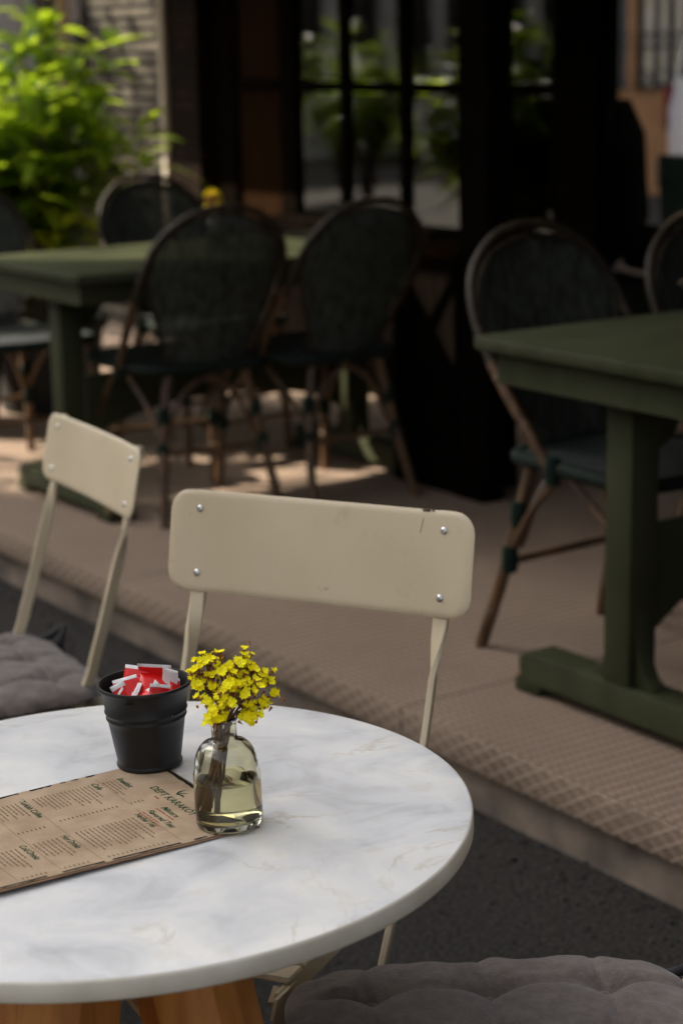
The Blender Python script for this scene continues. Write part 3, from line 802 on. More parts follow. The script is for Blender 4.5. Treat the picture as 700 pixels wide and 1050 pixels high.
    for sx in (-1, 1):      # crossing rear legs
        bm = bmesh.new(); a = Vector((sx*(sx0-.012), sy1+.01, .425+lift)); b = Vector((sx*(sx0-.012), -.02, 0.0))
        d = (b-a).normalized(); n_ = Vector((1, 0, 0)).cross(d)
        vs = [p+Vector((1, 0, 0))*q*.0035+n_*r_*.0095 for p in (a, b) for q, r_ in ((-1, -1), (1, -1), (1, 1), (-1, 1))]
        V = [bm.verts.new(v) for v in vs]
        for f in ((0, 1, 2, 3), (7, 6, 5, 4), (0, 4, 5, 1), (1, 5, 6, 2), (2, 6, 7, 3), (3, 7, 4, 0)): bm.faces.new([V[i] for i in f])
        done('rear_leg', bm, M[mat], t)
    for zz, yy in ((.09, y_at(.09)), (.10, .08)):
        tubeobj('foot_bar', [(-.16, yy, zz), (.16, yy, zz)], .0055, M[mat], t, 10)
    bm = bmesh.new()
    pt = (sy1-sy0)/6
    for k in range(6): bx(bm, -sx0, sx0, sy0+pt*k, sy0+pt*k+pt*.87, .430+lift, .437+lift, .002, 1)
    st = done('seat', bm, M[mat], t, auto=40)
    for sx in (-1, 1):
        bm = bmesh.new(); bx(bm, sx*(sx0-.006)-.003, sx*(sx0-.006)+.003, sy0-.005, sy1+.015, .408+lift, .4295+lift, .001, 1)
        done('seat_rail', bm, M[mat], st, auto=40)
        bm = bmesh.new(); prism(bm, [(sy1-.02, .43+lift), (sy1+.03, .43+lift), (sy1+.042, .412+lift), (sy1-.03, .352+lift), (sy1-.058, .365+lift)], 'x', sx*(sx0+.001)-.002, sx*(sx0+.001)+.002)
        done('hinge_plate', bm, M[mat], st)
    return t
CUR1 = [(.893, -.0245), (.80, -.0055), (.765, .004), (.72, .024), (.655, .051), (.57, .094), (.478, .150), (.424, .190), (.2, .34), (0, .46)]
CUR2 = [(.893, -.0245), (.80, -.0055), (.765, .003), (.72, .014), (.645, .036), (.55, .064), (.464, .095), (.2, .22), (0, .33)]
def az(d): return R(d)
folding_chair('folding_chair', (-.032, 2.319, 0), az(204.6), .873/.835, CUR1, 'beige folding chair with chipped top edge facing across the marble table', True, sx0=.118, sy0=.10, sy1=.345, lift=.025)
folding_chair('folding_chair', (-.425, 3.222, 0), az(241.4), .798/.835, CUR2, 'beige folding chair at the left turned side on by the step')
folding_chair('folding_chair', (.48, 1.80, 0), az(266), .445/.437, CUR2, 'beige folding chair under the front right cushion', sx0=.175, sy0=.06, sy1=.52)

def cushion(loc, az_, label, w=.40, d=.39, th=.062, seed=1):
    t = bpy.data.objects.new('seat_cushion', None); C.objects.link(t); t.location = loc; t.rotation_euler = (0, 0, -az_)
    tag(t, label, 'cushion', 'taupe tufted seat cushions')
    r_ = random.Random(seed); n = 72; bm = bmesh.new(); G = {}
    bts = [(x, y) for x in (-.31, .31) for y in (-.31, .31)] + [(0, 0)]
    bts = [((i-1)*.56, (j-1)*.56) for i in range(3) for j in range(3)]
    for s in (1, -1):
        for i in range(n+1):
            for j in range(n+1):
                a, b = 2*i/n-1, 2*j/n-1
                # square to rounded square
                k = 1/((abs(a)**5+abs(b)**5)**.2+1e-9)*max(abs(a), abs(b)) if (a or b) else 1
                x, y = a*k, b*k
                m_ = max(abs(a), abs(b))
                z = th*.5*max(0., 1-m_**4.5)**.5
                q = 1.
                for (bx_, by_) in bts:
                    rr = math.hypot(x-bx_, y-by_); q -= .58*math.exp(-(rr/.105)**2)
                seam = 0
                for c_ in (-.56, 0, .56):
                    seam += .27*math.exp(-((x-c_)/.032)**2)*(.75+.25*math.sin(9*y+seed)) + .27*math.exp(-((y-c_)/.032)**2)*(.75+.25*math.sin(8*x))
                q -= min(.34, seam)
                # edge pleats
                z = z*max(.12, q) + .0022*math.sin(23*a+3*b+seed)*math.sin(19*b)*m_
                ew = 1 + .012*math.sin(14*math.atan2(b, a)+seed)*m_**4
                G[s, i, j] = bm.verts.new((x*w/2*ew, y*d/2*ew, th*.5+s*z*(1 if s > 0 else .55)))
        for i in range(n):
            for j in range(n):
                qd = (G[s, i, j], G[s, i+1, j], G[s, i+1, j+1], G[s, i, j+1]); bm.faces.new(qd if s > 0 else qd[::-1])
    bmesh.ops.remove_doubles(bm, verts=bm.verts, dist=.0004)
    done('cushion_pad', bm, M['cushion'], t, smooth=True)
    for (x, y) in bts:
        bm = bmesh.new(); bmesh.ops.create_uvsphere(bm, u_segments=10, v_segments=6, radius=.0075)
        for v in bm.verts: v.co.z *= .4; v.co += Vector((x*w/2, y*d/2, th*.5+th*.5*.24))
        done('button', bm, M['cushion'], t, smooth=True)
    for sx in (-1, 1):
        p = [(sx*(w/2-.03), -d/2+.02, th*.4), (sx*(w/2-.02), -d/2-.02, th*.5), (sx*(w/2-.028), -d/2-.045, th*.75), (sx*(w/2-.04), -d/2-.03, th*.3), (sx*(w/2-.02), -d/2-.05, -.02)]
        bm = bmesh.new(); tube(bm, smooth_path(p, 6), .006, 6); tube(bm, smooth_path([p[2], (sx*(w/2+.005), -d/2-.05, th*.3), (sx*(w/2+.012), -d/2-.03, -.01)], 5), .005, 6)
        done('tie', bm, M['strap'], t, smooth=True)
    return t
def fwd(a): return Vector((math.sin(a), math.cos(a), 0))
a3 = az(266); c3 = Vector((.49, 1.805, 0))+fwd(a3)*.335
cushion((c3.x, c3.y, .447), a3, 'taupe tufted cushion at the front right edge beside the marble table', w=.42, d=.445, seed=2)
a2 = az(241.4); c2 = Vector((-.425, 3.222, 0))+fwd(a2)*.235
cushion((c2.x, c2.y, .420), a2, 'taupe tufted cushion on the left folding chair', seed=5)

# --------------------------------------------------------------- green trestle tables
def trestle_table(v, u, label, zs=1.):
    t = terrace('trestle_table', label, 'table', v, u, STEP, 0, 'green wooden trestle tables'); t.scale = (1, 1, zs)
    LV, WU = 1.27, .665      # along the terrace depth (x), along the kerb (y)
    bm = bmesh.new()
    bx(bm, 0, LV, -WU/2, WU/2, .722, .75, .005, 2)
    tp = done('table_top', bm, M['green'], t, auto=40)
    bm = bmesh.new(); bx(bm, .0012, LV-.0012, -WU/2+.0012, WU/2-.0012, .7165, .7215, .002, 1)
    bm2 = bmesh.new()
    for (x0, x1, y0, y1) in ((.028, .05, -WU/2+.04, WU/2-.04), (LV-.05, LV-.028, -WU/2+.04, WU/2-.04), (.0505, LV-.0505, -WU/2+.04, -WU/2+.06), (.0505, LV-.0505, WU/2-.06, WU/2-.04)):
        bx(bm2, x0, x1, y0, y1, .655, .716, .002, 1)
    bm.free()
    done('apron', bm2, M['green'], t, auto=40)
    for xc in (.125, LV-.125):
        bm = bmesh.new(); bx(bm, xc-.036, xc+.036, -.036, .036, .085, .655, .003, 2)
        done('post', bm, M['green'], t, auto=40)
        # sled foot: stepped ends raised on pads
        bm = bmesh.new()
        hw = .30
        prism(bm, [(-hw, .0), (-hw, .03), (-hw+.012, .034), (-hw+.012, .075), (-hw+.03, .088), (hw-.03, .088), (hw-.012, .075), (hw-.012, .034), (hw, .03), (hw, 0),
                   (hw-.07, 0), (hw-.085, .022), (-hw+.085, .022), (-hw+.07, 0)], 'x', xc-.042, xc+.042, .004)
        done('foot', bm, M['green'], t, auto=40)
        for s in (-1, 1):
            bm = bmesh.new(); bx(bm, xc-.0426, xc+.012, s*(hw-.0135)-.006, s*(hw-.0135)+.0055, .0345, .048, .002, 1)
            done('worn_edge', bm, M['bare'], t, auto=40)
        for s in (-1, 1):   # curved gussets on the foot and under the top
            arc = [(s*.0365, .089)] + [(s*(.0365+.075*(1-math.sin(R(q)))), .089+.09*(1-math.cos(R(q)))) for q in range(0, 91, 10)][0:]
            pts = [(s*.0365, .0885), (s*.0865, .0885)] + [(s*(.0365+.05*(1-math.sin(R(q)))), .0885+.010+.15*(1-math.cos(R(q)))) for q in range(5, 91, 9)]
            bm = bmesh.new(); prism(bm, pts, 'x', xc-.017, xc+.017, .002); done('foot_gusset', bm, M['green'], t, auto=40)
        sgn = 1 if xc < LV/2 else -1
        x0 = xc+sgn*.0365
        pts = [(x0, .6545), (x0+sgn*.085, .6545), (x0+sgn*.085, .635)] + [(x0+sgn*(.075*math.cos(R(q))), .635-.085*math.sin(R(q))) for q in range(8, 91, 8)] + [(x0, .545)]
        bm = bmesh.new(); prism(bm, pts, 'y', -.017, .017, .002); done('top_corbel', bm, M['green'], t, auto=40)
        pts = [(x0, .0885), (x0+sgn*.02, .0885)] + [(x0+sgn*(.02+.075*(1-math.sin(R(q)))), .0885+.012+.1*(1-math.cos(R(q)))) for q in range(5, 91, 9)][0:] + [(x0, .22)]
    # stretcher board with an arched lower edge
    a, b = .182, LV-.182
    pts = [(a, .40), (b, .40), (b, .19)] + [(a+(b-a)*(1-q/14), .19+.10*math.sin(math.pi*q/14)**.6) for q in range(1, 14)] + [(a, .19)]
    bm = bmesh.new(); prism(bm, pts, 'y', -.014, .014, .002); done('stretcher', bm, M['green'], t, auto=40)
    return t
tabR = trestle_table(2.41, 2.70, 'dark green wooden table with a trestle foot at the right by the step edge')
tabL = trestle_table(2.43, 5.12, 'olive green wooden table at the left in front of the shrub', .956)

# second vase on the left table
b2 = T(3.12, 5.2, STEP+.75*.956+.0004)
make_bottle(b2, (0, 0, 1.2), 'far glass bottle with yellow flowers on the left green table')
bouquet(b2, (0, 0, 2.2), 'blurred dried yellow flower bunch on the left green table', SPREAD[:12], 11)

# --------------------------------------------------------------- rattan bistro chairs
def rattan_chair():
    t = empty('rattan_chair', (0, 0, 0), 0, 'rattan', 'chair', 'rattan bistro chairs on the terrace'); t.scale = (1, 1, .978)
    def sym(pts): return pts + [(-x, y, z) for x, y, z in pts[::-1]]
    def nodes(bm, path, every, r):
        acc = 0
        for p, q in zip(path, path[1:]):
            acc += (q-p).length
            if acc > every:
                acc = 0; d = (q-p).normalized()
                tube(bm, [q-d*.004, q-d*.0015, q+d*.0015, q+d*.004], [r*.99, r*1.16, r*1.16, r*.99], 10, cap=False)
    # back: inner green hoop (balloon outline) and outer cane hoop that runs down to the seat sides
    half = [(.118, -.195, .47), (.148, -.213, .555), (.186, -.242, .66), (.203, -.270, .745), (.194, -.295, .82), (.140, -.320, .885), (.065, -.331, .915)]
    inner = smooth_path(sym(half[:]) if False else half + [(0, -.334, .922)] + [(-x, y, z) for x, y, z in half[::-1]], 6)
    tubeobj('inner_hoop', inner, .0065, M['bind'], t, 9)
    half2 = [(.212, -.050, .455), (.222, -.105, .53), (.229, -.180, .625), (.227, -.245, .715), (.217, -.288, .79), (.186, -.320, .86), (.120, -.341, .917), (.055, -.350, .940)]
    outer = smooth_path(half2 + [(0, -.352, .945)] + [(-x, y, z) for x, y, z in half2[::-1]], 6)
    k0 = next(i for i, p in enumerate(outer) if p.z > .66); arch = outer[k0:len(outer)-k0]
    bm = bmesh.new(); tube(bm, arch, .0112, 10); done('outer_hoop', bm, M['bind'], t, auto=50)
    for side_ in (outer[:k0+1], outer[len(outer)-k0-1:]):
        bm = bmesh.new(); tube(bm, side_, .0125, 10); nodes(bm, side_, .11, .0125); done('side_pole', bm, M['cane'], t, auto=50)
    # woven panel across the inner hoop
    bm = bmesh.new(); k = len(inner)//2; L_, R_ = inner[:k+1], inner[k:][::-1]; cols = 14; prev = None
    for a, b in zip(L_, R_):
        row = []
        for i in range(cols+1):
            s = i/cols; p = a.lerp(b, s); p = p + Vector((0, -.028*(1-(2*s-1)**2)*min(1, (a-b).length/.3), 0)); row.append(bm.verts.new(p))
        if prev:
            for i in range(cols): bm.faces.new((prev[i], prev[i+1], row[i+1], row[i]))
        prev = row
    bmesh.ops.remove_doubles(bm, verts=bm.verts, dist=.0005)
    pn = done('woven_back', bm, M['weave'], t, smooth=True)
    so = pn.modifiers.new('thick', 'SOLIDIFY'); so.thickness = .006; so.offset = 0
    # seat
    ring = smooth_path([(.165, -.20, .46), (.195, -.08, .46), (.218, .08, .46), (.205, .19, .46), (.10, .222, .46), (-.10, .222, .46), (-.205, .19, .46), (-.218, .08, .46), (-.195, -.08, .46), (-.165, -.20, .46), (0, -.212, .46)], 5, True)
    bm = bmesh.new(); tube(bm, [p+Vector((0, 0, 0)) for p in ring], .0165, 9, True)
    done('seat_rim', bm, M['rim'], t, auto=50)
    bm = bmesh.new()
    vs = [bm.verts.new((p.x*.97, p.y*.97, .470)) for p in ring]; bm.faces.new(vs)
    vs2 = [bm.verts.new((p.x*.97, p.y*.97, .455)) for p in ring]; bm.faces.new(vs2[::-1])
    for i in range(len(vs)): bm.faces.new((vs[i], vs[(i+1) % len(vs)], vs2[(i+1) % len(vs)], vs2[i]))
    done('seat', bm, M['seatweave'], t)
    # legs
    for sx in (-1, 1):
        p = smooth_path([(sx*.118, -.195, .47), (sx*.140, -.206, .36), (sx*.168, -.240, .18), (sx*.192, -.290, 0)], 6)
        bm = bmesh.new(); tube(bm, p, .0145, 10); nodes(bm, p, .12, .0145); done('rear_leg', bm, M['cane'], t, auto=50)
        p = smooth_path([(sx*.196, .18, .455), (sx*.200, .192, .25), (sx*.208, .214, 0)], 6)
        bm = bmesh.new(); tube(bm, p, .0145, 10); nodes(bm, p, .14, .0145); done('front_leg', bm, M['cane'], t, auto=50)
        tubeobj('brace', smooth_path([(sx*.199, .185, .24), (sx*.196, .12, .34), (sx*.205, .02, .43), (sx*.206, .0, .448)], 5), .008, M['cane'], t, 8)
        tubeobj('brace', smooth_path([(sx*.160, -.222, .24), (sx*.172, -.15, .34), (sx*.190, -.05, .43), (sx*.196, -.03, .448)], 5), .008, M['cane'], t, 8)
        for (c, d) in (((sx*.199, .193, .225), (0, .0, 1)), ((sx*.162, -.227, .215), (0, 0, 1)), ((sx*.211, -.045, .455), (0, 0, 1)), ((sx*.150, -.212, .32), (0, 0, 1))):
            c = Vector(c); bm = bmesh.new(); tube(bm, [c-Vector((0, 0, .030)), c-Vector((0, 0, .012)), c+Vector((0, 0, .012)), c+Vector((0, 0, .030))], [.0165, .019, .019, .0165], 10)
            done('joint_wrap', bm, M['wrap'], t, auto=60)
    tubeobj('front_stretcher', [(-.2, .194, .21), (.2, .194, .21)], .0095, M['cane'], t, 8)
    tubeobj('rear_stretcher', [(-.162, -.227, .21), (.162, -.227, .21)], .0095, M['cane'], t, 8)
    tubeobj('brace', smooth_path([(-.145, -.214, .24), (-.09, -.20, .37), (0, -.195, .425), (.09, -.20, .37), (.145, -.214, .24)], 6), .008, M['cane'], t, 8)
    return t
proto = rattan_chair()
def put_rattan(i, v, u, face_deg, label, k=1.):
    """v, u: where the top of the back stands; face_deg: azimuth the sitter faces."""
    o = proto if i == 0 else copy_tree(proto)
    a = az(face_deg); p = T(v, u, STEP) + fwd(a)*.335
    o.location = p; o.rotation_euler = (0, 0, -a); o['label'] = label; o.scale = (k, k, .978*k)
    return o
put_rattan(0, 2.79, 4.60, -29, 'rattan chair seen from behind at the near side of the left green table', .965)
put_rattan(1, 3.22, 4.50, -36, 'rattan chair seen from behind in front of the dark window', .965)
put_rattan(2, 2.81, 3.33, 142, 'rattan chair with a tall dark woven back pulled up to the right table')
put_rattan(3, 3.30, 3.28, 146, 'rattan chair back half cut off by the right edge of the photo')
put_rattan(4, 3.28, 5.93, 143, 'rattan chair behind the left green table with only its back arch showing', .965)
put_rattan(5, 2.62, 5.98, 146, 'rattan chair cut off by the left edge with one front leg showing', .965)

# --------------------------------------------------------------- café facade
FV = 4.3
fac = terrace('cafe_facade', 'dark brown wooden cafe front with mullioned windows', 'building', 0, 0, STEP)
def fbox(name, x0, x1, y0, y1, z0, z1, mat, parent=fac, bevel=.004): return box(name, x0, x1, y0, y1, z0, z1, M[mat], parent, bevel, 1)
fbox('brick_pilaster', FV-.06, FV+.25, 7.17, 7.42, 0, 3.2, 'pillar_brick')
fbox('stone_edge', FV-.075, FV+.25, 7.425, 7.47, 0, 3.2, 'cream')
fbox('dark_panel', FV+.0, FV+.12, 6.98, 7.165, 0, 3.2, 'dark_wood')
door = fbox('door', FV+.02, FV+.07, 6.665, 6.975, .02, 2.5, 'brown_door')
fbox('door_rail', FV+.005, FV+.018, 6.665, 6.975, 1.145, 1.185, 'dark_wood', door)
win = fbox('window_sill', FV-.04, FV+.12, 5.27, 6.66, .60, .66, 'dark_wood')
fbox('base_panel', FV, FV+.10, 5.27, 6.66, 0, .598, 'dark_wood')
wf = None
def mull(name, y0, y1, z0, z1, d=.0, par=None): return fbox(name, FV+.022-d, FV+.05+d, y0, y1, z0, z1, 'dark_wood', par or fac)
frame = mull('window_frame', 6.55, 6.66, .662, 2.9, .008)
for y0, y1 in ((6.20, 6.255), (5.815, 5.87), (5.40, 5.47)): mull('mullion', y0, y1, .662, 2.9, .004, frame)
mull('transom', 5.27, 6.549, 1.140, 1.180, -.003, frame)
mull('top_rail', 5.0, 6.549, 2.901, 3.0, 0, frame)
for y0, y1 in ((6.258, 6.547), (5.873, 6.197), (5.473, 5.812)):
    for z0, z1 in ((.666, 1.136), (1.184, 2.895)):
        bm = bmesh.new(); bx(bm, FV+.034, FV+.038, y0, y1, z0, z1); done('pane', bm, M['pane'], frame)
# glazed door leaf right of the post
leaf = mull('door_leaf_stile', 5.25, 5.395, .02, 2.9, 0)
mull('door_leaf_stile', 4.79, 5.01, .02, 2.9, .01)
mull('door_leaf_rail', 5.011, 5.249, 1.14, 1.18, -.006); mull('door_leaf_rail', 5.011, 5.249, .02, .28, -.006); mull('door_leaf_rail', 5.011, 5.249, 2.82, 2.899, -.006)
for z0, z1 in ((.284, 1.136), (1.184, 2.815)):
    bm = bmesh.new(); bx(bm, FV+.034, FV+.038, 5.012, 5.248, z0, z1); done('pane', bm, M['pane'], leaf)
fbox('lintel', FV-.05, FV+.25, -6, 7.47, 3.201, 3.6, 'dark_wood')
fbox('upper_wall', FV, FV+.25, -6, 9.1, 3.602, 7.5, 'render_beige')
fbox('far_jamb', FV, FV+.25, -6, -.4, 0, 3.2, 'dark_wood')

fbox('ceiling', FV+.252, 11, -6, 8.898, 2.95, 3.1, 'interior')
fbox('roof', FV+.252, 11, -6, 8.898, 7.35, 7.5, 'render_beige')
SU = 8.9
def swall(v0, v1, z0, z1, name='side_wall'): return fbox(name, v0, v1, SU, SU+.2, z0, z1, 'interior', fac, .003)
swall(4.70, 5.72, 0, 7.5); swall(5.721, 7.06, 0, .69); swall(5.721, 7.06, 2.3, 7.5); swall(7.061, 7.30, 0, 7.5)
swall(7.301, 7.63, 0, .40); swall(7.301, 7.63, 2.3, 7.5); swall(7.631, 8.05, 0, 7.5); swall(8.051, 8.115, 2.3, 7.5); swall(8.051, 8.115, 0, .80)
swall(8.116, 8.19, 0, 7.5); swall(8.191, 9.9, 2.3, 7.5); swall(9.901, 11, 0, 7.5)
fbox('side_sill', 5.70, 7.08, SU-.10, SU+.02, .692, .725, 'light_wood')
for v0, v1 in ((5.98, 6.03), (6.52, 6.57)): fbox('side_mullion', v0, v1, SU+.05, SU+.10, .726, 2.298, 'dark_wood')
fbox('side_transom', 7.302, 7.629, SU+.05, SU+.10, 1.03, 1.08, 'dark_wood')
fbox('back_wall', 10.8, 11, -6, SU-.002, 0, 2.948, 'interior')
st = place(box('stone_wall', 4.5, 4.55, 7.475, 8.6, STEP, 7.3, M['slate'], None, .002, 1))
st2 = box('corner_trim', 4.485, 4.499, 7.476, 7.53, 0.02, 7.2, M['cream'], st, .002, 1)
tag(st, 'grey brown wall of thin stone courses behind the shrub', 'wall')
# unseen canopy added to darken the terrace
cnp = terrace('awning', 'dark fabric awning stretched over the cafe terrace', 'awning', 0, 0, STEP)
bm = bmesh.new(); prism(bm, [(FV-.052, 2.75), (2.0, 2.12), (2.0, 2.10), (FV-.052, 2.73)], 'y', -6, 2.8); done('canvas', bm, M['canvas'], cnp)
bm = bmesh.new(); prism(bm, [(FV-.052, 2.75), (2.3, 2.22), (2.3, 2.20), (FV-.052, 2.73)], 'y', 2.802, 7.2); done('canvas', bm, M['canvas'], cnp)
bm = bmesh.new(); bx(bm, 1.985, 1.998, -6, 2.8, 1.92, 2.11); done('valance', bm, M['canvas'], cnp)
bm = bmesh.new(); bx(bm, 3.60, 3.612, 4.6, 8.6, 1.66, 2.5); done('inner_blind', bm, M['canvas'], cnp)  # panel added above the view to keep sun off the cafe front
# dark post and low cabinet standing out from the front
post = terrace('terrace_post', 'thick dark wooden post carrying the awning beside the window', 'post', 3.5, 4.405, STEP)
box('post_shaft', 0, .06, -.068, .068, .02, 2.45, M['dark_wood'], post, .004, 1); box('post_base', -.008, .068, -.055, .078, 0, .12, M['dark_wood'], post, .004, 1)
cab = terrace('low_cabinet', 'low dark wooden cabinet at the foot of the post', 'cabinet', 3.5, 4.645, STEP)
box('cabinet_body', 0, .24, -.155, .155, 0, .70, M['dark_wood'], cab, .004, 1); box('cabinet_top', -.015, .255, -.158, .165, .702, .725, M['brown_door'], cab, .004, 1)

# --------------------------------------------------------------- inside the room
def upright_armchair(v, u, rz, label):
    t = terrace('wing_armchair', label, 'armchair', v, u, STEP, rz, 'dark armchairs inside the cafe')
    bm = bmesh.new(); prism(bm, [(-.24, .42), (-.30, 1.02), (-.22, 1.10), (.22, 1.10), (.30, 1.02), (.24, .42)], 'y', -.34, -.22, .03); done('backrest', bm, M['black_fabric'], t, auto=60)
    bm = bmesh.new(); bx(bm, -.29, .29, -.22, .30, .26, .46, .05, 3); done('seat', bm, M['black_fabric'], t, auto=60)
    for s in (-1, 1):
        bm = bmesh.new(); prism(bm, [(-.34, .95), (-.36, 1.08), (-.24, 1.10), (-.12, .98), (-.08, .66), (-.33, .46)], 'x', s*.28-.04, s*.28+.04, .03); done('wing', bm, M['black_fabric'], t, auto=60)
        bm = bmesh.new(); bx(bm, s*.30-.06, s*.30+.06, -.21, .30, .461, .64, .05, 3); done('armrest', bm, M['black_fabric'], t, auto=60)
        for y in (-.28, .26):
            bm = bmesh.new(); bx(bm, s*.25-.02, s*.25+.02, y-.02, y+.02, 0, .265, .004); done('leg', bm, M['cane'], t)
    return t
upright_armchair(4.83, 5.42, R(165), 'large black wing armchair silhouetted in the cafe doorway')
upright_armchair(6.6, 8.05, R(150), 'black armchair seen through the narrow glass door')
sd = terrace('side_table', 'small light wooden table inside the glass door', 'table', 5.55, 6.75, STEP)
box('table_top', -.35, .35, -.35, .35, .52, .56, M['light_wood'], sd)
for x in (-.3, .3):
    for y in (-.3, .3): box('leg', x-.025, x+.025, y-.025, y+.025, 0, .518, M['light_wood'], sd)
bxw = terrace('wooden_crate', 'pale wooden crate standing on the small table inside', 'crate', 5.6, 6.9, STEP+.5605)
for z in (0, .052, .104): box('slat_board', -.15, .15, -.12, -.105, z, z+.045, M['light_wood'], bxw); box('slat_board', -.15, .15, .105, .12, z, z+.045, M['light_wood'], bxw)
for x in (-.1495, .1345): box('end_board', x, x+.015, -.1045, .1045, 0, .149, M['light_wood'], bxw)
box('bottom_board', -.134, .134, -.1045, .1045, .002, .012, M['light_wood'], bxw)

def plank_chair(v, u, rz, label):
    t = terrace('plank_chair', label, 'chair', v, u, STEP, rz, 'green chairs beyond the doorway')
    bm = bmesh.new(); prism(bm, [(-.20, .48), (-.22, .88), (.22, .88), (.20, .48)], 'y', -.215, -.195, .006); bmesh.ops.rotate(bm, verts=bm.verts, cent=(0, -.2, .46), matrix=Matrix.Rotation(R(12), 3, 'X')); done('backrest', bm, M['dusty_green'], t, auto=40)
    box('seat', -.21, .21, -.2, .22, .44, .465, M['dusty_green'], t)
    for sx in (-1, 1):
        for y in (-.18, .2): tubeobj('leg', [(sx*.18, y, .44), (sx*.2, y*1.15, 0)], .014, M['iron'], t, 8)
    return t
plank_chair(5.78, 6.15, R(36), 'green chair with a slanted plank back beyond the armchair')
plank_chair(5.85, 5.75, R(-50), 'green chair at the right edge in front of the van')

# --------------------------------------------------------------- plants
def leaf(bm, base, d, up, L, W, droop, n=6):
    d = d.normalized(); side = d.cross(up)
    if side.length < 1e-3: side = d.orthogonal()
    side.normalize(); nrm = side.cross(d).normalized(); prev = None
    for i in range(n+1):
        t = i/n; c = base + d*L*t - Vector((0, 0, 1))*droop*L*t*t + nrm*.0
        w = W*.5*(math.sin(math.pi*min(1, t**.8))**.85 if 0 < t < 1 else .03)
        cur = [bm.verts.new(c-side*w+nrm*w*.28), bm.verts.new(c), bm.verts.new(c+side*w+nrm*w*.28)]
        if prev:
            for j in (0, 1):
                f = bm.faces.new((prev[j], prev[j+1], cur[j+1], cur[j])); f.smooth = True
        prev = cur
def shrub(name, label, v, u, z, hgt, rad, nbr, nleaf, seed, base=.35, L=(.14, .245), pot=True, group=None, squash=1.):
    r_ = random.Random(seed); t = terrace(name, label, 'plant', v, u, z, 0, group)
    lb = bmesh.new(); sb = bmesh.new()
    for k in range(nbr):
        an = r_.uniform(0, 6.28); rr = rad*math.sqrt(r_.random()); top = Vector((math.cos(an)*rr*squash, math.sin(an)*rr, base+(hgt-base)*(r_.uniform(.45, 1)*(1-.35*(rr/rad)**2))))
        path = smooth_path([(r_.uniform(-.05, .05), r_.uniform(-.05, .05), base*.6), Vector((top.x*.35, top.y*.35, base+(top.z-base)*.45)), top], 6)
        tube(sb, path, [.008-.006*i/(len(path)-1) for i in range(len(path))], 5)
        for q in range(nleaf):
            f = r_.uniform(.3, 1)**.6; p = path[min(len(path)-1, int(f*(len(path)-1)))]
            a2_ = r_.uniform(0, 6.28); d = Vector((math.cos(a2_), math.sin(a2_), r_.uniform(-.25, .95)))
            leaf(lb, p, d, Vector((0, 0, 1)), r_.uniform(*L), r_.uniform(.24, .34)*L[1]*.9, r_.uniform(.1, .55))
    done('foliage', lb, M['leaf'], t); done('stems', sb, M['bark'], t)
    if pot:
        pr = [(0, .0), (.17, 0), (.18, .01), (.215, base*.86), (.235, base*.88), (.235, base), (.215, base), (.20, base*.9)]
        lathe_obj('pot', pr, M['pot'], t, 36); lathe_obj('soil', [(0, base*.9), (.19, base*.9), (.199, base*.895)], M['soil'], t, 24)
    return t
shrub('leafy_shrub', 'tall glossy leaved shrub in a dark pot catching the sun', 3.22, 6.62, STEP, 1.66, .50, 62, 16, 21)
shrub('leafy_shrub', 'lower bushy shrub in a dark pot at the left edge', 2.78, 6.55, STEP, 1.46, .45, 46, 14, 22)
for k, (v, u, h_) in enumerate(((5.98, 9.45, 2.0), (6.44, 9.5, 1.85), (6.90, 9.4, 1.95), (7.55, 9.6, 1.6))):
    shrub('window_plant', ['sunlit leafy plant outside behind the left window bay', 'sunlit leafy plant outside behind the middle window bay', 'sunlit leafy plant outside behind the right window bay', 'leafy plant outside behind the narrow glass door'][k], v, u, 0.02, h_, .36, 40, 15, 31+k)

def tree(v, u, h, cr, crz, nclump, nleaf, seed, label):
    r_ = random.Random(seed); t = terrace('street_tree', label, 'tree', v, u, 0, 0)
    lb = bmesh.new(); sb = bmesh.new()
    tube(sb, smooth_path([(0, 0, 0), (.05, .03, h*.3), (-.04, .08, h*.62)], 5), [.16, .155, .15, .145, .14, .135, .13, .12, .11, .10, .09], 10)
    for k in range(nclump):
        d = Vector((r_.gauss(0, 1), r_.gauss(0, 1), r_.gauss(0, 1))).normalized()*r_.random()**.4
        c = Vector((d.x*cr, d.y*cr, h+d.z*crz))
        tube(sb, smooth_path([(-.04, .08, h*.6), (c.x*.4, c.y*.4, h*.6+(c.z-h*.6)*.6), c], 4), [.05-.045*i/8 for i in range(9)], 5)
        for q in range(nleaf):
            o_ = Vector((r_.gauss(0, .21), r_.gauss(0, .21), r_.gauss(0, .18)))
            leaf(lb, c+o_, Vector((r_.gauss(0, 1), r_.gauss(0, 1), r_.gauss(-.2, .6))), Vector((0, 0, 1)), r_.uniform(.10, .17), .07, .3, 3)
    done('crown', lb, M['leaf2'], t); done('trunk', sb, M['bark'], t, smooth=True)
tree(-1.6, 11.3, 5.2, 2.3, 1.9, 11, 40, 5, 'leafy street tree shading the far end of the terrace')
tree(1.2, 12.0, 4.4, 1.3, .9, 22, 60, 9, 'smaller street tree at the corner shading the stone wall')
scr2 = terrace('terrace_screen', 'dark canvas windbreak along the step to the right of the photographer', 'screen', 0, 0, 0)  # added out of view to keep frontal light off the right table
box('canvas', 1.55, 1.57, -4, .86, .25, 2.4, M['canvas'], scr2); box('post', 1.54, 1.58, .861, .9, 0, 2.45, M['iron'], scr2); box('post', 1.54, 1.58, -4.04, -4.001, 0, 2.45, M['iron'], scr2)
scr = terrace('terrace_screen', 'tall dark canvas windbreak at the near end of the terrace', 'screen', 0, 0, 0)  # added out of view to darken the right side of the terrace
